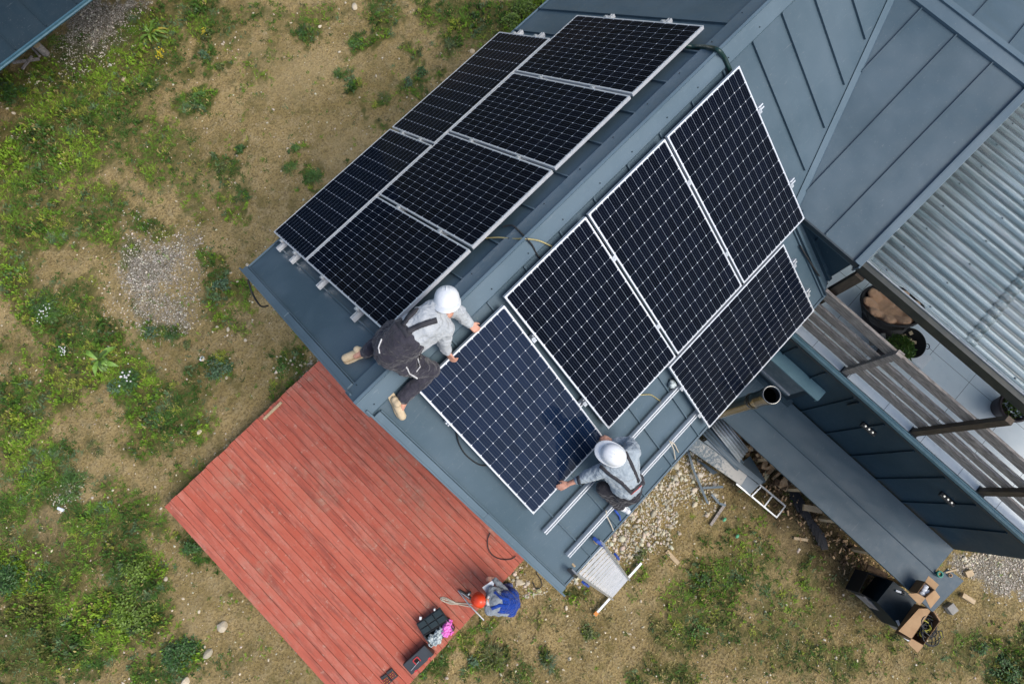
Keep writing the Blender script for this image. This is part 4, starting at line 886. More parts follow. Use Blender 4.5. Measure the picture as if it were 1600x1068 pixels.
# ------------------------------------------------------------------ people
_cl = bpy.data.textures.new('folds', 'CLOUDS'); _cl.noise_scale = .085; _cl.noise_depth = 2
_cl2 = bpy.data.textures.new('creases', 'CLOUDS'); _cl2.noise_scale = .035; _cl2.noise_depth = 2
def blob(name, segs, ells, mt, parent, vox=.009, sm=6, fold=0, crease=0):
    q = MB()
    for (a, ra, b_, rb) in segs:
        a, b_ = Vector(a), Vector(b_)
        q.tube([a, a.lerp(b_, .5), b_], [ra, (ra + rb) / 2, rb], 14); q.ell(a, (ra,) * 3, n=14); q.ell(b_, (rb,) * 3, n=14)
    for (c, r, M) in ells: q.ell(c, r, M, n=18)
    off = root_loc(parent); me = q.mesh('tmp', mt, off); o = link(bpy.data.objects.new('tmp', me))
    r_ = o.modifiers.new('r', 'REMESH'); r_.mode = 'VOXEL'; r_.voxel_size = vox; r_.use_smooth_shade = True
    if sm: s_ = o.modifiers.new('s', 'SMOOTH'); s_.factor = .5; s_.iterations = sm
    for tx, st in ((_cl, fold), (_cl2, crease)):
        if st: d = o.modifiers.new('d', 'DISPLACE'); d.texture = tx; d.strength = st; d.mid_level = .5; d.texture_coords = 'GLOBAL'
    dg = bpy.context.evaluated_depsgraph_get(); me2 = bpy.data.meshes.new_from_object(o.evaluated_get(dg)); bpy.data.objects.remove(o)
    me2.name = name; o2 = link(bpy.data.objects.new(name, me2)); o2.parent = parent
    if not me2.materials: me2.materials.append(mt)
    me2.polygons.foreach_set('use_smooth', [True] * len(me2.polygons))
    bvh = BVHTree.FromPolygons([v.co + off for v in me2.vertices], [tuple(p.vertices) for p in me2.polygons])
    return o2, bvh
def hand(W, D, Nn, side, curl=.5, s=.92, spread=.3):
    W, D, Nn = Vector(W), Vector(D).normalized(), Vector(Nn); Nn = (Nn - D * Nn.dot(D)).normalized(); S = D.cross(Nn) * side; sg = []
    for k, (o_, L, e) in enumerate([(.031, .064, .0), (.011, .074, .004), (-.010, .069, .0), (-.029, .053, -.008)]):
        kn = W + (D * (.088 + e) + S * o_) * s; sg.append((W + S * o_ * .6 * s + D * .015, .013 * s, kn, .0105 * s)); p = kn; d = (D + S * o_ * spread * 8).normalized(); r = .0092
        for ph, f_ in enumerate((.45, .32, .23)):
            an = curl * (.55, .75, .5)[ph] * (1 + .12 * k); ax = d.cross(Nn).normalized(); d = (Matrix.Rotation(an, 3, ax) @ d).normalized()
            e_ = p + d * L * f_ * s; sg.append((p, r * s, e_, (r - .001) * s)); p = e_; r -= .0009
    b0 = W + (D * .025 + S * .026) * s; b1 = b0 + (D * .034 + S * .026 + Nn * .012) * s; b2 = b1 + (D * .030 + S * .006 + Nn * .014) * s
    return sg + [(W + S * .008, .014 * s, b0, .013 * s), (b0, .0125 * s, b1, .0105 * s), (b1, .0105 * s, b2, .0085 * s)]
def frame_(up, fwd):
    up = Vector(up).normalized(); f_ = Vector(fwd); f_ = (f_ - up * f_.dot(up)).normalized(); s_ = f_.cross(up); return Matrix((s_, f_, up)).transposed()
def head_parts(H, M, s=.92):
    """skull, jaw, nose, ears, lips, brow; H is the centre of the head"""
    P = lambda x, y, z: Vector(H) + M @ (Vector((x, y, z)) * s)
    e = [(P(0, -.005, .02), Vector((.076, .094, .10)) * s, M), (P(0, .03, -.045), Vector((.055, .062, .062)) * s, M)]
    for sx_ in (-1, 1): e.append((P(sx_ * .078, -.004, -.005), Vector((.012, .022, .034)) * s, M)); e.append((P(sx_ * .036, .076, -.012), Vector((.022, .018, .016)) * s, M))
    sg = [(P(0, .088, .012), .010 * s, P(0, .110, -.022), .014 * s), (P(-.02, .086, -.056), .008 * s, P(.02, .086, -.056), .008 * s), (P(-.035, .083, .022), .009 * s, P(.035, .083, .022), .009 * s)]
    return e, sg
def helmet(parent, H, M, mt, s=.92, name='hard_hat'):
    P = lambda x, y, z: Vector(H) + M @ (Vector((x, y, z)) * s); q = MB()
    rows = [(-.004, 1.035), (.0, 1.0), (.03, .985), (.06, .93), (.085, .82), (.105, .64), (.118, .42), (.124, .2), (.126, .01)]
    n = 36; vs = []
    for z, r in rows:
        for j in range(n): a = 2 * math.pi * j / n; vs.append(P(.112 * r * math.cos(a), .134 * r * math.sin(a), .035 + z))
    q.add(vs, [(i * n + j, i * n + (j + 1) % n, (i + 1) * n + (j + 1) % n, (i + 1) * n + j) for i in range(len(rows) - 1) for j in range(n)], 0, True)
    vs = []
    for k, (e, z) in enumerate([(0, .037), (1, .030), (1.05, .024), (.0, .026)]):
        for j in range(n):
            a = 2 * math.pi * j / n; f_ = max(0, math.sin(a)) ** 1.5; o_ = e * (.012 + .045 * f_); vs.append(P((.111 + o_ * .8) * math.cos(a), (.133 + o_) * math.sin(a), z - .012 * f_ * e))
    q.add(vs, [(i * n + j, (i + 1) * n + j, (i + 1) * n + (j + 1) % n, i * n + (j + 1) % n) for i in range(3) for j in range(n)], 0, True)
    for x in (-.03, 0, .03):
        pts = [P(x, .134 * math.sin(a) * .93, .035 + .123 * math.cos(a) * (1 - abs(x) * 1.6) + .002) for a in np.linspace(-1.1, 1.1, 9)]
        q.tube(pts, [.003] + [.0065] * 7 + [.003], 8)
    h = q.build(name, mt, parent)
    return h
def strap(name, bvhs, pts, wd, mt, parent, lift=.011):
    """webbing laid on the clothing along points seen on the back"""
    P = []; 
    for (a, b_) in zip(pts[:-1], pts[1:]):
        for k in range(6): P.append((a[0] + (b_[0] - a[0]) * k / 6, a[1] + (b_[1] - a[1]) * k / 6))
    P.append(pts[-1]); hs = []
    for (x, y) in P:
        best = None
        for bv in bvhs:
            h = bv.ray_cast(Vector(CAM), Vector(ray(x, y)).normalized())
            if h[0] is not None and (best is None or h[3] < best[3]): best = h
        if best: hs.append((best[0], best[1] if best[1].dot(Vector(CAM) - best[0]) > 0 else -best[1]))
    if len(hs) < 2: return
    q = MB(); vs = []
    for i, (p, n_) in enumerate(hs):
        t_ = (hs[min(i + 1, len(hs) - 1)][0] - hs[max(0, i - 1)][0]).normalized(); s_ = t_.cross(n_).normalized()
        for sg in (-1, 1): vs.append(p + s_ * wd / 2 * sg + n_ * lift)
        for sg in (1, -1): vs.append(p + s_ * wd / 2 * sg - n_ * .004)
    k = len(hs); q.add(vs, [(i * 4 + j, i * 4 + (j + 1) % 4, i * 4 + 4 + (j + 1) % 4, i * 4 + 4 + j) for i in range(k - 1) for j in range(4)], 0, True)
    return q.build(name, mt, parent)
def shoe(parent, heel, toe, up, mt, sole=None, s=.92):
    heel, toe, up = Vector(heel), Vector(toe), Vector(up).normalized(); d = (toe - heel).normalized(); L = .275 * s; toe = heel + d * L
    side = d.cross(up).normalized(); up = side.cross(d)
    b_, _ = blob('shoe', [(heel + d * .035 + up * .03, .036 * s, heel + d * L * .45 + up * .028, .036 * s), (heel + d * L * .45 + up * .026, .038 * s, heel + d * L * .82 + up * .02, .040 * s), (heel + d * .05 + up * .04, .036 * s, heel + d * .06 + up * .06, .036 * s)], [], mt, parent, .007, 5, .004)
    q = MB(); pr = [(-.02, .030), (.03, .036), (.10, .033), (.17, .042), (.23, .038), (.262, .018), (.268, 0)]
    poly = [heel + d * (a + .0) * s + side * w_ * s - up * .006 for a, w_ in pr] + [heel + d * a * s - side * w_ * s - up * .006 for a, w_ in pr[::-1][1:]]
    q.slab(poly, .022, d=-up); q.build('sole', sole or mt, b_)

def person(label, J, cfg):
    p0 = J['pelvis']; pr = thing('person', (p0.x, p0.y, cfg['base']), label, 'person'); s = .92
    M = frame_(cfg['up'], cfg['fwd']); H = J['head']
    e, sg = head_parts(H, M)
    b = sg + [(H + M @ V(0, -.02, -.05), .055, J['neck'], .058), (J['neck'], .075, J['chest'], .115), (J['chest'], .125, J['waist'], .115), (J['waist'], .115, J['pelvis'], .125)]
    for k in 'LR':
        b += [(J['neck'], .06, J['sh' + k], .052), (J['sh' + k], .052, J['el' + k], .038), (J['el' + k], .037, J['wr' + k], .025), (J['pelvis'], .10, J['hip' + k], .085), (J['hip' + k], .08, J['kn' + k], .055), (J['kn' + k], .052, J['an' + k], .036)]
        b += hand(J['wr' + k], *cfg['hand' + k]) + [(J['an' + k], .035, J['toe' + k], .026)]
    blob('body', b, e, SKIN, pr, .0065, 3)
    q = MB(); q.ell(H + M @ V(0, -.018, .02), (.083 * s, .095 * s, .10 * s), M, 18, lo=-.55); q.build('hair', HAIR, pr)
    # sweatshirt
    t_ = [(J['neck'], cfg.get('nr', .085), J['chest'], .145), (J['chest'], .15, J['waist'], .150), (J['waist'], .155, J['waist'].lerp(J['pelvis'], .35), .158)]
    for k in 'LR':
        w_ = cfg.get('cuff' + k, .94); cuff = J['el' + k].lerp(J['wr' + k], w_)
        t_ += [(J['neck'].lerp(J['chest'], .3), .09, J['sh' + k], .078), (J['chest'], .12, J['sh' + k], .078), (J['sh' + k], .076, J['el' + k], .062), (J['el' + k], .061, cuff, .046), (J['chest'].lerp(J['sh' + k], .5), .12, J['waist'].lerp(J['hip' + k], .4), .105)]
    hd = []
    if cfg.get('hood'): hd = [(J['neck'] + M @ V(0, -.075, -.015), (.12, .085, .055), M), (J['neck'] + M @ V(0, -.03, .005), (.11, .10, .045), M)]
    hood, bv1 = blob('sweatshirt', t_, hd, cfg['top'], pr, .0085, 5, .030, .014)
    # trousers with bib
    t_ = [(J['pelvis'], .155, J['waist'].lerp(J['pelvis'], .5), cfg.get('bw', .172)), (J['pelvis'], .152, J['hipL'], .118 * cfg.get('lr', 1)), (J['pelvis'], .152, J['hipR'], .118 * cfg.get('lr', 1))]
    if cfg.get('bib'): bb = J['waist'].lerp(J['chest'], cfg['bib']); t_.append((J['waist'].lerp(J['pelvis'], .5), cfg.get('bw', .17), bb, cfg.get('bw', .172)))
    for k in 'LR':
        a2 = J['an' + k].lerp(J['kn' + k], .0); t_ += [(J['hip' + k], .115 * cfg.get('lr', 1), J['kn' + k], .085 * cfg.get('lr', 1)), (J['kn' + k], .083 * cfg.get('lr', 1), a2, .062), (a2, .062, a2 + (a2 - J['kn' + k]).normalized() * .035, .060)]
    tr, bv2 = blob('overalls', t_, [], cfg['bottom'], pr, .0085, 4, .028, .018)
    helmet(pr, H + M @ V(0, 0, .012), M, cfg['hat'])
    return pr, (bv1, bv2), M

slR, slL = Vector((0, -ST, CT)), Vector((0, ST, CT))
# worker one, kneeling across the ridge
J = dict(pelvis=atz(613, 548, 6.36), waist=atz(640, 524, 6.46), chest=atz(668, 503, 6.50), neck=atz(686, 486, 6.51), head=atz(699, 477, 6.50),
         shL=atz(689, 475, 6.44), elL=atz(718, 488, 6.30), wrL=atz(733, 506, 6.17), shR=atz(696, 512, 6.44), elR=atz(694, 534, 6.27), wrR=atz(699, 549, 6.14),
         hipL=atz(604, 535, 6.30), knL=rL(614, 514, .10), anL=rL(578, 545, .08), toeL=rL(556, 556, .06),
         hipR=atz(634, 566, 6.28), knR=rR(672, 578, .14), anR=rR(636, 616, .09), toeR=rR(626, 640, .07))
p1, bv, M = person('person in white hard hat and pale grey hoodie kneeling across the roof ridge', J, dict(base=5.6, up=(.50, .52, .68), fwd=(-.62, -.66, -.2), top=GREYCLOTH, bottom=CHAR, hat=HATW, hood=1, bib=-.14, bw=.168,
    handL=(atz(745, 515, 6.13) - J['wrL'], (.2, -.5, -1), 1, .95), handR=(atz(704, 557, 6.12) - J['wrR'], (.5, -.5, -.6), -1, .9), cuffL=.98, cuffR=.85))
strap('shoulder_strap', bv, [(630, 508), (640, 494), (652, 482)], .045, WEBBING, p1); strap('shoulder_strap', bv, [(637, 518), (657, 508), (682, 500)], .045, WEBBING, p1)
strap('bib_band', bv, [(623, 502), (640, 524)], .06, WEBBING, p1, .004);
strap('pocket_piping', bv, [(594, 552), (592, 543), (597, 530)], .007, PIPINGM, p1); strap('pocket_piping', bv, [(634, 572), (640, 583), (652, 590)], .010, PIPINGM, p1); strap('pocket_piping', bv, [(652, 560), (656, 572), (650, 580)], .006, PIPINGM, p1)
strap('thigh_pocket', bv, [(655, 562), (668, 570)], .10, CHAR, p1, .010)
shoe(p1, rL(573, 549, .03), rL(545, 560, .035), (0.1, ST, CT), SHOE1); shoe(p1, rR(612, 618, .035), rR(630, 655, .035), (.1, -ST, CT), SHOE1)
# worker two, squatting by the right eave
J = dict(pelvis=atz(979, 766, 4.84), waist=atz(977, 750, 5.02), chest=atz(971, 732, 5.20), neck=atz(963, 718, 5.34), head=atz(956, 710, 5.44),
         shL=atz(944, 733, 5.24), elL=atz(914, 745, 5.08), wrL=atz(889, 755, 4.99), shR=atz(989, 706, 5.22), elR=atz(983, 690, 5.00), wrR=atz(957, 690, 4.98),
         hipL=atz(967, 770, 4.80), knL=atz(942, 762, 4.86), anL=rR(966, 787, .11), toeL=rR(950, 780, .06),
         hipR=atz(992, 752, 4.80), knR=atz(975, 728, 4.92), anR=rR(986, 742, .10), toeR=rR(975, 733, .05))
p2, bv, M = person('person in white hard hat and black braces squatting by the right eave', J, dict(base=4.3, up=(-.02, -.05, 1), fwd=(-.30, .95, -.25), top=BLUEGREY, bottom=CHAR2, hat=HATW, bib=-.30, bw=.150, lr=.84,
    handL=(atz(871, 763, 4.95) - J['wrL'], (.1, .1, -1), -1, .30), handR=(atz(941, 683, 4.97) - J['wrR'], (0, .3, -1), 1, .6), cuffL=.42, cuffR=.8))
strap('shoulder_strap', bv, [(938, 728), (952, 740), (972, 754), (985, 768)], .032, WEBBING, p2); strap('shoulder_strap', bv, [(977, 706), (986, 724), (998, 752)], .032, WEBBING, p2)
strap('bib_band', bv, [(984, 770), (1002, 754)], .035, WEBBING, p2); strap('red_piping', bv, [(986, 771), (1001, 758)], .007, RED, p2, .012)
strap('cuff_band', bv, [(903, 744), (906, 757)], .03, WEBBING, p2, .010)
shoe(p2, rR(981, 797, .08), rR(942, 777, .08), (0, -ST, CT), SHOE2); shoe(p2, rR(997, 745, .04), rR(975, 728, .04), (0, -ST, CT), SHOE2)
# worker three on the ground, bent over the deck edge
pe = atz(798, 941, .86); ff = (atz(770, 938, .86) - pe).normalized()
fL = Vector((pe.x, pe.y, 0)) + ff * .02
sd3 = Vector((-ff.y, ff.x, 0))
J = dict(pelvis=pe, waist=atz(786, 940, .98), chest=atz(775, 939, 1.06), neck=atz(763, 938, 1.10), head=atz(752, 937, 1.09),
         shL=atz(765, 953, 1.06), elL=atz(791, 956, .92), wrL=atz(772, 950, .74), shR=atz(769, 922, 1.04), elR=atz(797, 931, .90), wrR=atz(771, 903, .86),
         hipL=pe + sd3 * -.10 + V(0, 0, -.02), knL=pe + sd3 * -.12 + ff * .09 + V(0, 0, -.42), anL=fL - sd3 * .12 + V(0, 0, .09), toeL=fL - sd3 * .13 + ff * .13 + V(0, 0, .04),
         hipR=pe + sd3 * .10 + V(0, 0, -.02), knR=pe + sd3 * .13 + ff * .09 + V(0, 0, -.42), anR=fL + sd3 * .14 + V(0, 0, .09), toeR=fL + sd3 * .15 + ff * .13 + V(0, 0, .04))
p3, bv, M = person('person in red hard hat and blue overalls bending over the deck edge', J, dict(base=0, up=tuple(ff * .72 + V(0, 0, .70)), fwd=tuple(ff * .6 + V(0, 0, -.9)), top=SHIRT3, bottom=BLUEOV, hat=HATR, bib=.35, hood=0, nr=.07,
    handL=(ff, (0, 0, -1), 1, .5), handR=(atz(759, 904, .83) - J['wrR'], (0, 0, -1), 1, .5), cuffL=.9, cuffR=.9))
strap('shoulder_strap', bv, [(795, 936), (783, 933), (773, 924)], .05, BLUEOV, p3); strap('shoulder_strap', bv, [(793, 946), (780, 945), (768, 950)], .05, BLUEOV, p3)
strap('collar', bv, [(764, 930), (760, 938), (763, 945)], .04, PIPINGM, p3)
shoe(p3, fL - sd3 * .12 + V(0, 0, .03), fL - sd3 * .12 + ff * .2 + V(0, 0, .03), (0, 0, 1), BLKPL); shoe(p3, fL + sd3 * .14 + V(0, 0, .03), fL + sd3 * .14 + ff * .2 + V(0, 0, .03), (0, 0, 1), BLKPL)
q = MB(); q.slab([atz(753.5, 917, 1.0), atz(769, 906.5, 1.02), atz(772, 911, 1.03), atz(769, 921, 1.03), atz(762, 928.5, 1.0)], .006); tag(q.build('paper_sheet', PAPER), 'white paper plan held by the worker in blue', 'paper')

# ------------------------------------------------------------------ things on the deck
DZ = .302
def at_d(px, py, h=0): return atz(px, py, DZ + h)
def obox(mb, c4, z0, z1, m=0):
    """box whose top outline is four pixel points lying at height z1"""
    p = [atz(a, b_, z1) for a, b_ in c4]; mb.slab(p, z1 - z0, m)
    return p
# open tool box
tb = thing('tool_box', at_d(678, 985), 'open black tool box with clear wrap and a pink bag inside', 'tool box')
c4 = [(661, 993), (701, 968), (710, 984), (673, 1010)]; zt = DZ + .22
P4 = [atz(a, b_, zt) for a, b_ in c4]; q = MB(); ctr = sum(P4, Vector()) / 4
for i in range(4):
    a, b_ = P4[i], P4[(i + 1) % 4]; ia, ib = a.lerp(ctr, .10), b_.lerp(ctr, .10); q.slab([a, b_, ib, ia], .215)
q.slab([v - V(0, 0, .2) for v in P4], .012); q.build('case', BLKPL, tb, .004)
q = MB(); u1 = (P4[1] - P4[0]); u0 = P4[0]; bk = (P4[0] - P4[3]).normalized()
lid0, lid1 = P4[0] + V(0, 0, -.02), P4[1] + V(0, 0, -.02); L0, L1 = atz(650, 974, zt - .07), atz(687, 948, zt - .07)
q.slab([lid0, lid1, L1, L0], .02)
for k in range(3):
    a0, a1 = lid0.lerp(lid1, .05 + k * .315), lid0.lerp(lid1, .33 + k * .315); b0, b1 = L0.lerp(L1, .05 + k * .315), L0.lerp(L1, .33 + k * .315)
    for (f0, f1) in ((.10, .46), (.54, .92)):
        q.slab([a0.lerp(b0, f0) + V(0, 0, .028), a1.lerp(b1, f0) + V(0, 0, .028), a1.lerp(b1, f1) + V(0, 0, .028), a0.lerp(b0, f1) + V(0, 0, .028)], .03, 1)
q.build('lid', [BLKPL, mat('dark_compartment', (.025, .04, .042), (.035, .05, .052), rough=.35)], tb, .003)
q = MB()
for (a, b_, r) in ((657, 965, .03), (679, 951.5, .022)): q.box(atz(a, b_, zt - .05), (r * 1.6, r * 1.2, .03), Matrix.Rotation(.6, 3, 'Z'))
q.build('latch', HATW, tb, .004)
for nm, lb, mt, pts in (('plastic_wrap', 'crumpled clear wrapping in the open tool box', WRAP, [(675, 996), (685, 991), (691, 986), (676, 1003), (684, 999)]), ('plastic_bag', 'bright pink plastic bag in the open tool box', PINK, [(697, 980), (703, 983), (696, 987), (700, 974)])):
    q, _ = blob(nm, [], [(atz(a, b_, zt - .03 + random.uniform(-.02, .02)), (.075, .06, .045), Matrix.Rotation(i, 3, 'Z')) for i, (a, b_) in enumerate(pts)], mt, tb, .006, 1, .03, .07)
    q.parent = None; q.location = tb.location; tag(q, lb, 'wrapping' if nm[-1] == 'p' else 'bag')
# closed tool box
tb = thing('tool_box', at_d(653, 1028), 'closed long black tool box with red handle frame and red latches', 'tool box')
q = MB(); c4 = [(629, 1038), (663, 1007), (678, 1022), (643, 1054)]; P4 = obox(q, c4, DZ, DZ + .21); q.build('case', BLKPL, tb, .01)
e1, e2 = (P4[1] - P4[0]), (P4[3] - P4[0]); Q = lambda a, b_, z=.0: P4[0] + e1 * a + e2 * b_ + V(0, 0, z)
q = MB()
for k in range(11): q.slab([Q(.64 + k * .03, .10, .004), Q(.652 + k * .03, .10, .004), Q(.652 + k * .03, .9, .004), Q(.64 + k * .03, .9, .004)], .006)
for k in range(6): q.slab([Q(.06 + k * .04, .12, .004), Q(.075 + k * .04, .12, .004), Q(.075 + k * .04, .88, .004), Q(.06 + k * .04, .88, .004)], .006)
q.slab([Q(.03, .05, .003), Q(.97, .05, .003), Q(.97, .95, .003), Q(.03, .95, .003)], .004); q.build('ribbed_lid', mat('dark_slate_plastic', (.035, .045, .055), rough=.4), tb)
q = MB()
for a, b_ in (((.36, .28), (.56, .28)), ((.36, .28), (.36, .68)), ((.56, .28), (.56, .68))): q.bar(Q(*a, .012), Q(*b_, .012), .013, .012)
q.build('handle', RED, tb)
q = MB()
for a in (.2, .82): q.slab([Q(a - .05, .93, .006), Q(a + .05, .93, .006), Q(a + .05, 1.05, -.01), Q(a - .05, 1.05, -.01)], .06)
q.build('latch', RED, tb, .003)
q = MB(); q.bar(Q(.1, .72, .012), Q(.5, .62, .012), .007, .008); q.bar(Q(.4, .36, .007), Q(.52, .60, .007), .05, .004, m=1); q.build('inlay', [ALU, SOOT], tb)
# bit set
tb = thing('bit_set', at_d(608, 1058), 'small open case of red and orange screwdriver bits on the deck', 'bit set')
for k, c4 in enumerate([[(594, 1058), (603, 1052), (613, 1064), (604, 1072)], [(603, 1050), (612, 1043), (622, 1056), (613, 1063)]]):
    q = MB(); P4 = obox(q, c4, DZ, DZ + .035); h = q.build('half_case', BLKPL, tb, .006); q = MB(); e1, e2 = P4[1] - P4[0], P4[3] - P4[0]
    for i in range(4):
        for j_ in range(3): q.tube([P4[0] + e1 * (.15 + .22 * i) + e2 * (.3 + .2 * j_) + V(0, 0, .006), P4[0] + e1 * (.15 + .22 * i) + e2 * (.42 + .2 * j_) + V(0, 0, .006)], .006, 6, m=(i + j_) % 2)
    q.build('bits', [RED, ORANGE], h)
# rope, rod, drill, cable on the deck
def cable(name, pts, r, mt, label, cat, n=6, group=None):
    q = MB(); P = [Vector(p) for p in pts]; out = []
    for i in range(len(P) - 1):
        a, b_, c_, d_ = P[max(i - 1, 0)], P[i], P[i + 1], P[min(i + 2, len(P) - 1)]
        for k in range(6):
            t_ = k / 6; out.append(.5 * ((2 * b_) + (c_ - a) * t_ + (2 * a - 5 * b_ + 4 * c_ - d_) * t_ ** 2 + (-a + 3 * b_ - 3 * c_ + d_) * t_ ** 3))
    out.append(P[-1]); q.tube(out, r, n); return tag(q.build(name, mt), label, cat, group)
rp = [(748, 947), (735, 943), (722, 942), (708, 941), (697, 940), (690, 937), (689, 933.5), (695, 933), (704, 937), (712, 941), (705, 939), (696, 936), (691, 934.5), (694, 938.5), (704, 943), (712, 943), (724, 945), (738, 948)]
cable('rope', [at_d(a, b_, .012 + .004 * (i % 3)) for i, (a, b_) in enumerate(rp)], .009, CORD, 'grey looped rope lying on the deck beside the red helmet', 'rope')
q = MB(); q.tube([atz(716, 922, DZ + .05), atz(733, 944, DZ + .22), atz(756, 968, .42)], .011, 8); tag(q.build('metal_rod', ALU), 'thin aluminium rod leaning off the deck edge by the worker in blue', 'rod')
lv = thing('cordless_drill', at_d(732, 930), 'dark cordless drill with a white label beside the rod', 'drill')
q = MB(); q.bar(at_d(718, 922, .04), at_d(739, 937, .04), .045, .05); q.bar(at_d(729, 929, .05), at_d(736, 924, .05), .04, .04); q.build('body', BLKPL, lv, .008)
q = MB(); q.box(at_d(732.5, 928, .085), (.028, .022, .012)); q.build('label_plate', HATW, lv); q = MB(); q.bar(at_d(720, 925, .07), at_d(733, 934, .07), .008, .008); q.build('edge_strip', ALU, lv)
cable('black_cable', [at_d(a, b_, .02) for a, b_ in ((766, 832), (762, 842), (763, 856), (770, 867), (783, 873), (798, 873), (806, 868))], .008, BLACK, 'thin black cable curling on the red deck under the rake', 'cable')
cable('black_cable', [atz(838, 870 + 16, .5), atz(838, 895, .3), atz(845, 905, .05), atz(846, 915, .03), atz(838, 919, .03), atz(832, 908, .03)], .008, BLACK, 'black cable looping to the ground between deck and rake', 'cable')
cable('black_cable', [V(-.02, 2.42, 4.2), V(-.10, 2.30, 4.1), V(-.13, 2.1, 4.15), V(-.06, 1.95, 4.35)], .011, BLACK, 'black cable hanging off the left rake edge', 'cable')

# ------------------------------------------------------------------ cables on the roof
cable('black_hose', [pL(4.55, .44, -.02), rL(1083, 73, .035), rL(1104, 74, .05), Vector(onp(1121, 78, (0, 1, 0), .0)), rR(1131, 89, .06), rR(1138, 104, .045), rR(1143, 116, .035)], .022, GREENH, 'dark green hose crossing the ridge between the two panel arrays', 'hose', 10)
cable('yellow_cord', [rL(757, 372, .03), rL(780, 371, .03), rL(800, 373, .03), V(*rL(818, 373, .06)), V(*rR(832, 374, .07)), rR(845, 377, .06), rR(862, 385, .02)], .007, CABLE_Y, 'thin yellow cord crossing the ridge between panel rows', 'cord')
cable('black_cable', [pL(2.0, .42, -.09), rL(800, 352, .03), rL(812, 362, .05), V(*rR(822, 372, .07)), rR(832, 384, .05), rR(838, 396, .03), rR(846, 406, .02)], .008, BLACK, 'pair of black leads draped over the ridge beside the yellow cord', 'cable')
cable('black_cable', [rR(713, 676, .03), rR(717, 692, .02), rR(726, 708, .015), rR(738, 719, .015), rR(750, 726, .015), rR(760, 727, .02)], .006, BLACK, 'black lead looping out under the panel being laid', 'cable')
cable('yellow_cord', [pR(1.85, 2.10, -.08), rR(1010, 616, .02), rR(1020, 618, .015), rR(1030, 625, .015), rR(1040, 628, .03)], .006, CABLE_Y, 'short yellow cord running to the bare rail', 'cord')
for i, (a, b_, c_, d_) in enumerate([((947, 797), (948, 805), (955, 820), (958, 828)), ((961, 797), (966, 803), (968, 806), (969, 812)), ((1046, 688), (1052, 700), (1054, 710), (1055, 717)), ((1049, 690), (1054, 694), (1057, 700), (1060, 706))]):
    cable('rail_cord', [rR(*a, .12), rR(*b_, .09), rR(*c_, .04), rR(*d_, .01)], .007 if i != 1 else .012, CORD if i != 1 else BLUEPL,
          ['pale cord hanging off the rail below the squatting worker', 'blue tool grip on the roof below the squatting worker', 'pale cord tied to the rail near the right eave', 'short pale cord end beside the tied rail'][i], 'cord' if i != 1 else 'grip')
q = MB(); p = pR(2.36, 2.50, -.05); 
q.ell(rR(1050, 600, .06), (.055, .04, .03), n=10); o = q.build('foil_bundle', WRAP); dmod = o.modifiers.new('d', 'DISPLACE'); dmod.texture = _cl2; dmod.strength = .07; tag(o, 'crumpled silver wrap at the end of the bare rail', 'foil')
cable('black_cable', [V(4.56, -1.9, zr(1.9, .04)), V(4.62, -2.3, zr(2.3, .05)), atx(1278, 425, 4.7), atx(1287, 440, 4.75), atx(1293, 443, 4.75)], .010, BLACK, 'black cable ending at the wing wall corner', 'cable')

# ------------------------------------------------------------------ access ladder at the right eave
la = thing('access_ladder', atz(960, 925, 0), 'white aluminium ladder with blue guides leaning on the right eave', 'ladder')
T0, T1 = atz(897, 893, 4.25), atz(941, 848, 4.25); B0, B1 = atz(956, 934, .06), atz(982, 904, .06)
fm = T0.lerp(B0, .45); fn = T1.lerp(B1, .45); nn = (T1 - T0).cross(B0 - T0).normalized(); nn = nn if nn.z > 0 else -nn
inn = (T1 - T0).normalized()
q = MB(); q.bar(T0, B0 + (B0 - T0) * 0, .026, .075, up=nn); q.bar(T1, B1, .026, .075, up=nn); q.build('stile', ALU, la)
q = MB(); q.bar(T0 + inn * .045 - nn * .07, fm.lerp(B0, .55) + inn * .03 - nn * .07, .022, .06, up=nn); q.bar(T1 - inn * .045 - nn * .07, fn.lerp(B1, .55) - inn * .03 - nn * .07, .022, .06, up=nn); q.build('lower_stile', WOODP, la)
for k in range(16):
    f_ = .03 + k * .0627; q = MB(); q.bar(T0.lerp(B0, f_), T1.lerp(B1, f_), .025, .03, up=nn); q.build('rung', HATW, la)
q = MB(); q.bar(T1 + V(-.03, .10, .12), T1.lerp(B1, .06), .035, .06, up=nn); q.bar(T1.lerp(B1, .30) + inn * .05, T1.lerp(B1, .40) + inn * .05, .03, .05, up=nn); q.bar(T0.lerp(B0, .22) - inn * .04, T0.lerp(B0, .32) - inn * .04, .03, .05, up=nn); q.build('blue_guide', BLUEPL, la, .005)
q = MB(); q.bar(T0 + (T0 - B0) * .035 - inn * .02, T0.lerp(B0, .03) - inn * .02, .03, .09, up=nn); q.build('end_cap', BLKPL, la)
q = MB(); q.bar(atz(931, 958, .07), atz(1002, 879, .07), .036, .04); q.build('foot_bar', ALU, la); q = MB(); q.bar(atz(929, 960, .07), atz(933, 955.5, .07), .06, .06); q.build('foot_cap', ORANGE, la)

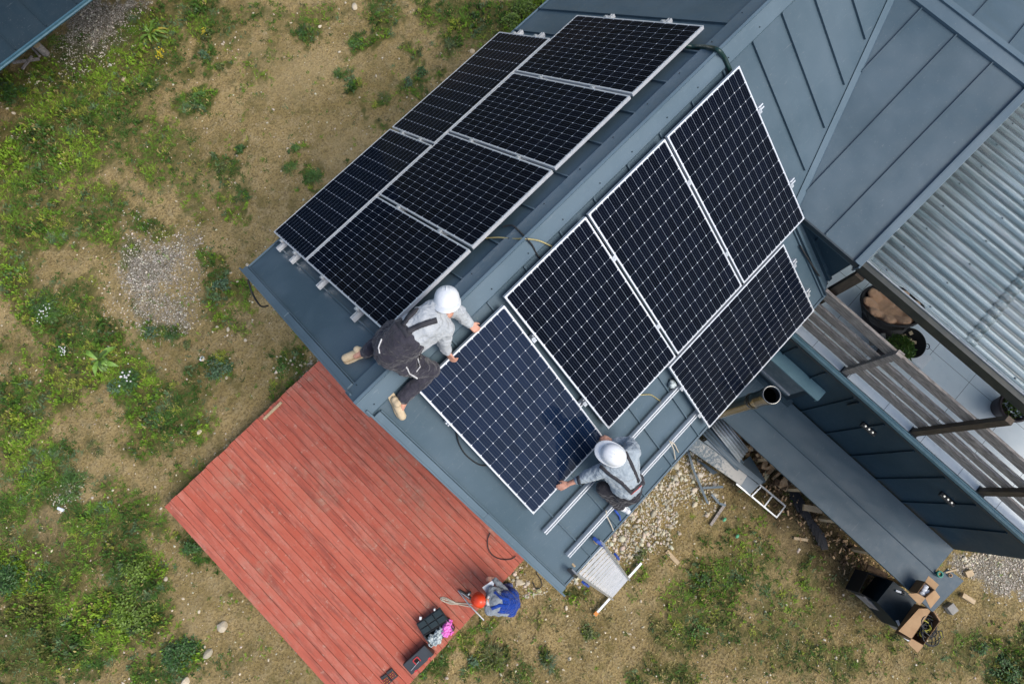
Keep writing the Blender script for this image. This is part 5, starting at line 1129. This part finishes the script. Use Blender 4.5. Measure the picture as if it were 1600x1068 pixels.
# ------------------------------------------------------------------ covered wood store along the lower wall
ws = thing('wood_store', (4.0, -5, 0), 'long low wood store with two blue grey metal cover sheets along the wall', 'wood store')
q = MB(); q.slab([(4.47, -2.6, 1.335), (4.47, -6.93, 1.335), (4.0, -6.93, 1.305), (4.0, -2.6, 1.305)], .02); q.slab([(4.025, -2.6, 1.318), (4.025, -6.95, 1.318), (3.985, -6.95, 1.318), (3.985, -2.6, 1.318)], .018)
q.build('cover_sheet', COVER, ws)
q = MB(); q.slab([(3.99, -2.6, 1.295), (4.0, -7.02, 1.295), (4.19, -7.05, 1.300), (4.22, -7.33, 1.30), (3.55, -7.27, 1.27), (3.54, -2.6, 1.27)], .02); q.bar((3.545, -2.6, 1.262), (3.545, -7.25, 1.262), .02, .045)
q.build('cover_sheet', COVER, ws)
for i in range(7):
    q = MB(); y = -2.8 - i * .72; q.box((3.80, y, .62), (.07, .07, 1.24)); q.build('post', WOODP, ws)
q = MB(); q.bar((3.60, -2.6, 1.21), (3.60, -7.2, 1.21), .04, .05); q.build('edge_rail', WOODP, ws)
BARK = mat('bark', (.13, .08, .04), (.05, .03, .015), rough=.9, scale=30, bs=.6); CUTW = mat('split_wood', (.52, .36, .20), (.38, .23, .11), rough=.8, scale=16)
q = MB(); rr = random.Random(4)
for i in range(190):
    y = -2.7 - 2.2 * rr.random() ** 1.3; z = rr.uniform(.05, 1.16); x = rr.uniform(3.70, 3.86) - (1.16 - z) * .10 * rr.random(); L = rr.uniform(.10, .30); a = rr.uniform(-.6, .6); d = Vector((math.cos(a), math.sin(a), rr.uniform(-.2, .2))) * L
    q.bar(V(x, y, z), V(x + d.x, y + d.y, z + d.z), rr.uniform(.03, .09), rr.uniform(.02, .07), m=rr.choice((0, 1, 1)))
tag(q.build('firewood_pile', [BARK, CUTW]), 'split firewood stacked under the wood store cover', 'firewood', kind='stuff')
for i, (a, b_, w_, lb) in enumerate([((1152, 700), (1176, 700), .09, 'thick pale board end under the wood store edge'), ((1255, 792), (1284, 797), .10, 'pale board poking out from the firewood'), ((1355, 885), (1385, 900), .10, 'curved bark slab beside the dark crate')]):
    q = MB(); q.bar(atz(*a, .35), atz(*b_, .35), w_, .05); tag(q.build('board', WOODP if i < 2 else BARK), lb, 'board')
q = MB(); rr = random.Random(9)
for i in range(500):
    a = rr.uniform(0, 1); px, py = 1130 + a * 260 + rr.gauss(0, 14), 680 + a * 225 + rr.gauss(0, 14) + 18; p = atz(px, py, 0); L = rr.uniform(.02, .10); an = rr.uniform(0, 3.14)
    q.bar(V(p.x, p.y, .03), V(p.x + math.cos(an) * L, p.y + math.sin(an) * L, .03 + rr.uniform(-.01, .05)), rr.uniform(.006, .03), .012, m=rr.choice((0, 1, 0)))
tag(q.build('bark_litter', [BARK, CUTW]), 'bark and wood chips littering the soil along the wood store', 'wood chips', kind='stuff')
# things at the end of the wood store
tp = thing('tape_dispenser', atz(1470, 893, 1.3), 'green tape gun with a pale handle on the end of the cover sheet', 'tape gun')
q = MB(); q.lathe(atz(1467, 896, 1.33), [(.045, 0), (.05, .0), (.05, .035), (.03, .035), (.03, 0)], 16); q.build('tape_roll', GREENTAPE, tp); q = MB(); q.bar(atz(1477, 894, 1.34), atz(1495, 889, 1.34), .02, .02); q.build('handle', WOODP, tp)
q = MB(); q.lathe(atz(1484, 898, 1.31), [(.02, 0), (.03, 0), (.03, .02), (.02, .02)], 14); tag(q.build('tape_ring', CARD), 'small brown ring beside the green tape gun', 'ring')
def carton(label, c4, z0, z1, flaps, inside, contents=None):
    t_ = thing('cardboard_box', atz(*c4[0], z0), label, 'cardboard box'); P = [atz(a, b_, z1) for a, b_ in c4]; ctr = sum(P, Vector()) / 4; q = MB()
    for i in range(4):
        a, b_ = P[i], P[(i + 1) % 4]; n_ = (ctr - (a + b_) / 2); n_.z = 0; n_.normalize()
        q.slab([a, b_, b_ + n_ * .008, a + n_ * .008], z1 - z0, 0)
    q.slab([p - V(0, 0, z1 - z0 - .01) for p in P], .01); q.build('carton', inside, t_)
    for (i, pts, dz) in flaps:
        q = MB(); a, b_ = P[i], P[(i + 1) % 4]; q.slab([a, b_] + [atz(x, y, z1 + dz) for x, y in pts], .006); q.build('flap', CARD, t_)
    return t_
carton('small open cardboard box with white wrapping on the end of the wood store', [(1446, 908), (1461, 921), (1446, 934), (1433, 926)], 1.31, 1.52,
       [(0, [(1467, 913), (1451, 899)], .02), (1, [(1454, 950), (1469, 932)], -.02), (2, [(1419, 927), (1437, 945)], -.02)], CARDIN)
o = MB(); 
for i, (a, b_) in enumerate([(1444, 920), (1450, 925), (1441, 927), (1446, 915)]): o.ell(atz(a, b_, 1.44), (.05, .04, .04), Matrix.Rotation(i, 3, 'Z'), 10)
o = o.build('tissue_wad', PAPER); dmod = o.modifiers.new('d', 'DISPLACE'); dmod.texture = _cl2; dmod.strength = .04; tag(o, 'white tissue paper wad inside the small cardboard box', 'paper')
carton('tall open cardboard box full of black cables below the wood store end', [(1456, 950), (1469, 970), (1443, 1008), (1424, 997)], .62, 1.05, [(0, [(1470, 968), (1456, 948)], -.1), (2, [(1419, 1005), (1434, 1019)], -.02), (3, [(1436, 950), (1404, 985)], .0)], CARDIN)
q = MB(); rr = random.Random(3)
for i in range(26):
    cc = atz(1446 + rr.uniform(-7, 9), 985 + rr.uniform(-15, 11), .98 + rr.uniform(-.10, .03)); r_ = rr.uniform(.05, .13); ax = Matrix.Rotation(rr.uniform(-.5, .5), 3, 'X') @ Matrix.Rotation(rr.uniform(-.5, .5), 3, 'Y')
    q.tube([cc + ax @ V(r_ * math.cos(a), r_ * 1.2 * math.sin(a), 0) for a in np.linspace(0, 5.6, 16)], .009, 6, m=1 if i % 6 == 0 else 0)
for k in range(3): q.tube([atz(1455, 985, 1.0), atz(1466 + k * 3, 985, .9), atz(1470 + k * 2, 995, .7), atz(1461, 1003, .7), atz(1446, 1002, .92)], .008, 6, m=1 if k == 1 else 0)
tag(q.build('cable_bundle', [BLACK, mat('yellow_sheath', (.35, .33, .03), rough=.5)]), 'tangle of black and yellow cables spilling from the tall box', 'cables')
cr = thing('dark_crate', atz(1390, 930, 0), 'large dark blue black open crate beside the end of the wood store', 'crate')
q = MB(); c4 = [(1396, 907), (1434, 938), (1408, 982), (1370, 940)]; P4 = obox(q, c4, .03, .56); q.build('box', mat('blue_black_panel', (.006, .017, .025), (.010, .024, .034), rough=.55, spec=.25), cr, .004)
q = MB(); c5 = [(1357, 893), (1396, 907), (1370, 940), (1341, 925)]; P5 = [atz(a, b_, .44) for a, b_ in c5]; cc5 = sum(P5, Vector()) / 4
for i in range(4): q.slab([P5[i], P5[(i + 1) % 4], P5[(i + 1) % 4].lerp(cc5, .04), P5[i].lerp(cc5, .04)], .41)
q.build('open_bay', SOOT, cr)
q = MB(); a, b_, = atz(1343, 929, .2), atz(1404, 984, .2); q.bar(a, b_, .02, .28); q.build('side_board', WOODG, cr)
q = MB(); q.lathe(atz(1411, 926, .57), [(.035, 0), (.035, .03), (.02, .03)], 14); q.bar(atz(1400, 922, .58), atz(1408, 925, .58), .03, .02, m=1); q.build('fitting', [BLKPL, PAPER], cr)
q = MB(); q.slab([atz(1400, 969, .575), atz(1404, 968, .575), atz(1408, 978, .575), atz(1405, 979, .575)], .01); tag(q.build('paper_scrap', PAPER), 'small white paper scrap on the dark crate', 'paper')
q = MB(); q.slab([atz(1407, 992, .4), atz(1412, 990, .4), atz(1424, 1000, .4), atz(1419, 1001, .4)], .01); tag(q.build('paper_scrap', PAPER), 'bluish paper strip under the tall cardboard box', 'paper')
for (a, b_, w_, h_, mt, nm, lb) in [((1502, 928), (1521, 940), .08, .09, WOODP, 'wood_block', 'pale timber block lying on the grass right of the wood store'), ((1481, 944), (1490, 956), .14, .12, CONC, 'paving_stone', 'squared grey stone block right of the cardboard boxes'), ((1508, 897), (1519, 893), .10, .07, WOODP, 'wood_block', 'short timber block at the edge of the gravel'),
    ((1041, 860), (1060, 880), .07, .05, WOODP, 'wood_block', 'weathered timber stick at the edge of the rubble'), ((1110, 820), (1131, 789), .05, .04, WOODG, 'stick', 'pale stick on the grass beside the rubble'), ((1240, 900 - 60), (1262, 905 - 62), .05, .03, WOODP, 'stick', 'thin stick in the dark soil by the firewood')]:
    q = MB(); q.bar(atz(*a, h_ / 2), atz(*b_, h_ / 2), w_, h_); tag(q.build(nm, mt, None, .006), lb, 'block' if 'block' in nm else 'stone' if 'stone' in nm else 'stick')

# ------------------------------------------------------------------ scrap metal below the eave
m = roof_metal('scrap_sheet_metal', (.13, .17, .20), (.10, .14, .165), .45); SCR = m
m, t, b = base('galvanised_sheet'); tc = t.nodes.new('ShaderNodeTexCoord').outputs['Object']; c = mixc(t, ramp(t, nz(t, 5, 6, .8, tc), .35, .7), (.55, .58, .58), (.30, .33, .34)); t.links.new(c, b.inputs['Base Color']); b.inputs['Metallic'].default_value = .5; b.inputs['Roughness'].default_value = .4; GALV = m
def corr_sheet(c4, z, n_, amp, label, mt):
    P = [atz(a, b_, zz) for (a, b_), zz in zip(c4, z)]; q = MB(); k = n_ * 8; vs = []
    nn_ = (P[1] - P[0]).cross(P[3] - P[0]).normalized(); nn_ = nn_ if nn_.z > 0 else -nn_
    for e in range(2):
        for i in range(k + 1):
            f_ = i / k; vs.append(P[0].lerp(P[1], f_).lerp(P[3].lerp(P[2], f_), e) + nn_ * amp * math.sin(f_ * n_ * 2 * math.pi))
    q.add(vs, [(i, i + 1, k + 2 + i, k + 1 + i) for i in range(k)], 0, True); o = q.build('corrugated_sheet', mt); sm = o.modifiers.new('t', 'SOLIDIFY'); sm.thickness = .004; return tag(o, label, 'metal sheet')
corr_sheet([(1102, 655), (1124, 645), (1170, 702), (1155, 722)], (.75, .78, .55, .52), 5, .016, 'pale corrugated sheet on top of the scrap stack under the flue', GALV)
corr_sheet([(1092, 672), (1106, 660), (1163, 722), (1152, 735)], (.62, .62, .45, .45), 3, .014, 'darker corrugated sheet at the side of the scrap stack', SCR)
m, t, b = base('plaster_spattered_panel'); tc = t.nodes.new('ShaderNodeTexCoord').outputs['Object']; ns = nz(t, 26, 6, .8, tc); nb = nz(t, 2.2, 3, .6, tc); sxx = t.nodes.new('ShaderNodeSeparateXYZ'); t.links.new(tc, sxx.inputs[0])
f_ = ramp(t, mth(t, 'ADD', ns, mth(t, 'ADD', mth(t, 'MULTIPLY', nb, .35), mth(t, 'MULTIPLY', sxx.outputs[1], -.22))), .60, .74); c = mixc(t, f_, (.11, .15, .175), (.42, .41, .37)); t.links.new(c, b.inputs['Base Color']); b.inputs['Roughness'].default_value = .7; PLAS = m
def flat(nm, c4, z, mt, label, cat, th=.012):
    P = [atz(a, b_, zz) for (a, b_), zz in zip(c4, z)]; q = MB(); q.slab(P, th); return tag(q.build(nm, mt), label, cat)
flat('scrap_panel', [(1074, 700), (1087, 682), (1168, 742), (1158, 758)], (.52, .55, .40, .38), PLAS, 'long grey scrap panel spattered with plaster', 'metal sheet', .03)
flat('scrap_panel', [(1158, 758), (1168, 742), (1186, 758), (1172, 772)], (.36, .38, .33, .30), SCR, 'clean grey end piece of the spattered panel', 'metal sheet', .02)
flat('scrap_panel', [(1156, 724), (1172, 712), (1197, 752), (1190, 757)], (.36, .36, .22, .22), SIDING, 'dark blue offcut resting beside the corrugated sheets', 'metal sheet')
flat('scrap_panel', [(1086, 715), (1098, 722), (1122, 738), (1114, 741)], (.2, .2, .08, .08), SIDING, 'narrow dark offcut sticking out under the spattered panel', 'metal sheet')
flat('scrap_panel', [(1100, 690), (1110, 683), (1193, 752), (1188, 757)], (.56, .56, .42, .42), SCR, 'long folded grey trim strip lying along the spattered panel', 'metal sheet', .03)
gl = thing('steel_ladder', atz(1200, 780, 0), 'short white metal ladder frame lying beside the scrap sheets', 'ladder')
q = MB(); A0, A1, B0_, B1_ = atz(1150, 755, .34), atz(1213.5, 808, .12), atz(1185, 755, .34), atz(1227, 790, .12)
q.bar(A0, A1, .026, .03); q.build('stile', ALU, gl); q = MB(); q.bar(B0_, B1_, .026, .03); q.build('stile', ALU, gl)
for (a, b_, z) in (((1174, 775), (1190, 759), .29), ((1194, 791), (1206, 775), .2), ((1213, 808), (1227, 790), .12)):
    q = MB(); q.bar(atz(*a, z), atz(*b_, z), .022, .022); q.build('rung', ALU, gl)
for i, (pts, lb) in enumerate([([(1074, 700), (1084, 735), (1106, 786)], 'long thin dark metal offcut lying on the rubble'), ([(1098, 762), (1130, 760)], 'short grey metal strip on the rubble'), ([(1112, 772), (1124, 786), (1134, 789)], 'bent grey metal strip at the rubble edge')]):
    q = MB()
    for a, b_ in zip(pts[:-1], pts[1:]): q.bar(atz(*a, .08), atz(*b_, .07), .04, .012)
    tag(q.build('metal_strip', SCR), lb, 'metal strip')
q = MB(); rr = random.Random(2)
for k in range(24):
    a = k / 24; px, py = 1239 + a * 50, 770 + a * 82; w_ = .10 + .05 * math.sin(a * 9); p = atz(px, py, .06); q.box(p, (w_ * 1.5, .12, .02), Matrix.Rotation(.7 + rr.uniform(-.3, .3), 3, 'Z') @ Matrix.Rotation(rr.uniform(-.2, .2), 3, 'X'))
tag(q.build('black_membrane', mat('dimpled_black_sheet', (.012, .014, .018), rough=.5, bs=.9, bscale=60)), 'torn strip of black dimpled membrane beside the firewood', 'membrane')
for i, (a, b_) in enumerate([(1132, 811), (1152, 837)]):
    q = MB(); q.ell(atz(a, b_, .03), (.045, .03, .02), n=8); tag(q.build('green_shard', mat('pale_green_plastic', (.12, .42, .22), rough=.4)), ['green plastic shard beside the pale stick', 'green plastic shard on the grass below the rubble'][i], 'plastic shard')
for (a, b_, c_) in [((90, 793), (100, 797), 'white plastic scrap in the weeds at the left edge'), ((318, 557), (313, 563), 'white scrap beside the low shrub')]:
    q = MB(); q.bar(atz(*a, .03), atz(*b_, .03), .045, .03); tag(q.build('white_scrap', PAPER), c_, 'scrap')

# ------------------------------------------------------------------ balcony furniture
bz = BZ + .001
cc = atz(1383, 493, bz + .25); bc = thing('round_chair', (cc.x, cc.y, bz), 'round dark wicker bowl chair with a tan tufted cushion on the balcony', 'chair')
tl = Matrix.Rotation(-.42, 3, 'X') @ Matrix.Rotation(.30, 3, 'Y')
q = MB(); base_c = atz(1376, 498, bz)
q.lathe(base_c, [(.20, 0), (.27, .02), (.30, .12), (.28, .22), (.20, .25)], 30); q.build('wicker_base', WICKER, bc)
bowl_c = atz(1390, 484, bz + .42)
q = MB(); q.lathe(bowl_c, [(.10, -.20), (.24, -.13), (.33, -.02), (.365, .08), (.375, .09), (.36, .10), (.32, .0), (.22, -.10)], 34, tl); q.tube([bowl_c + tl @ V(.37 * math.cos(a), .37 * math.sin(a), .09) for a in np.linspace(0, 2 * math.pi, 34)], .016, 8)
for i in range(14):
    a = i * .449; q.tube([bowl_c + tl @ V(.37 * math.cos(a), .37 * math.sin(a), .08), bowl_c + tl @ V(.33 * math.cos(a + .1), .33 * math.sin(a + .1), -.02), bowl_c + tl @ V(.2 * math.cos(a + .2), .2 * math.sin(a + .2), -.15)], .010, 6)
q.build('wicker_bowl', WICKER, bc)
q = []; e = []
e.append((bowl_c + tl @ V(0, 0, -.03), (.31, .31, .075), tl))
for i in range(9):
    a = i * 2 * math.pi / 9; e.append((bowl_c + tl @ V(.235 * math.cos(a), .235 * math.sin(a), .045), (.13, .095, .045), tl @ Matrix.Rotation(a, 3, 'Z') @ Matrix.Rotation(-.5, 3, 'Y')))
for i in range(5):
    a = i * 2 * math.pi / 5 + .3; e.append((bowl_c + tl @ V(.09 * math.cos(a), .09 * math.sin(a), .0), (.10, .08, .03), tl))
blob('cushion', [], e, TAN, bc, .010, 5, .02, .014)
fp = atz(1424, 535, bz + .18); fb = thing('fire_bowl', (fp.x, fp.y, bz), 'wide black metal fire bowl with ring handle holding wood scraps', 'fire bowl')
q = MB(); q.lathe((fp.x, fp.y, bz + .06), [(.10, 0), (.14, .03), (.20, .09), (.205, .11), (.195, .11), (.13, .04), (.001, .02)], 36); q.build('bowl', SOOT, fb)
q = MB()
for a in (.3, 2.4, 4.5): q.tube([V(fp.x + .11 * math.cos(a), fp.y + .11 * math.sin(a), bz + .08), V(fp.x + .15 * math.cos(a), fp.y + .15 * math.sin(a), bz)], .01, 6)
q.build('leg', BLKPL, fb)
hd = ray(1451, 540); hp = atz(1449, 541, bz + .16); q = MB(); dr = (hp - V(fp.x, fp.y, hp.z)).normalized(); sd_ = V(-dr.y, dr.x, 0)
q.tube([hp + sd_ * .035 * math.cos(a) + dr * (.028 * math.sin(a)) for a in np.linspace(-.4, 3.5, 12)], .006, 6); q.build('handle', BLKPL, fb)
rr = random.Random(12)
for i in range(13):
    px, py = 1415 + rr.uniform(-5, 14), 528 + rr.uniform(-9, 14); p = atz(px, py, bz + .14 + .012 * i / 2); q = MB(); q.box(p, (rr.uniform(.04, .08), rr.uniform(.03, .05), .012), Matrix.Rotation(rr.uniform(0, 3), 3, 'Z') @ Matrix.Rotation(rr.uniform(-.3, .3), 3, 'X'))
    tag(q.build('wood_scrap', WOODP), ('large ', 'small ')[i % 2] + ('square', 'long', 'thin', 'tilted', 'broken', 'curled', 'wedge shaped')[i // 2] + ' wood scrap in the black fire bowl', 'wood scrap', 'wood scraps in the fire bowl')
def bush(name, c, r, h, n, lab, cat, cols, pot=None):
    t_ = thing(name, (c.x, c.y, bz), lab, cat); rr = random.Random(n); q = MB()
    for i in range(n):
        u = rr.uniform(-.1, 1); a = rr.uniform(0, 6.283); rad = math.sqrt(1 - max(0, u) ** 2) * r * rr.uniform(.55, 1.05); p = V(c.x + rad * math.cos(a), c.y + rad * math.sin(a), c.z + h * u * rr.uniform(.7, 1.05))
        d = V(rr.gauss(0, 1), rr.gauss(0, 1), abs(rr.gauss(0, 1)) + .3).normalized(); s_ = d.orthogonal().normalized(); L = rr.uniform(.02, .045); w_ = L * .28
        q.add([p, p + d * L * .5 + s_ * w_, p + d * L, p + d * L * .5 - s_ * w_], [(0, 1, 2, 3)], rr.choice((0, 0, 1, 2)))
    q.build('foliage', cols, t_)
    q = MB()
    for i in range(9): a = i * .7; q.tube([V(c.x, c.y, c.z - .1), V(c.x + r * .5 * math.cos(a), c.y + r * .5 * math.sin(a), c.z + h * .6)], .006, 5)
    q.build('stem', WOODB, t_)
    q = MB(); pr_ = pot or .13; q.lathe((c.x, c.y, bz), [(pr_ * .7, 0), (pr_, .22), (pr_ * 1.08, .22), (pr_ * 1.08, .26), (pr_ * .92, .26), (pr_ * .9, .2), (.001, .2)], 24); q.build('pot', mat('pot_' + name, (.035, .02, .022), rough=.5), t_)
    return t_
c = atz(1402, 545, bz + .32); bush('potted_conifer', c, .19, .20, 1500, 'bushy green conifer in a pot between railing and fire bowl', 'potted plant', [LG['mid'][0], LG['lime'][0], LG['dock'][0]])
c = atz(1583, 635, bz + .22); bush('potted_flowers', c, .14, .10, 500, 'leafy plant in a dark red pot under the canopy edge', 'potted plant', [LG['lime'][0], LG['mid'][0], PAPER], .19)
q = MB(); q.slab([atz(1420, 560, bz + .012), atz(1452, 553, bz + .012), atz(1456, 560, bz + .012), atz(1441, 577, bz + .012)], .012); tag(q.build('white_board', HATW), 'white board lying on the balcony tiles below the fire bowl', 'board')
q = MB(); q.box(atz(1371, 530, bz + .16), (.10, .05, .3), Matrix.Rotation(.8, 3, 'Z')); tag(q.build('grey_block', CONC), 'grey block standing behind the railing beside the round chair', 'block')
print('objects', len(bpy.data.objects))
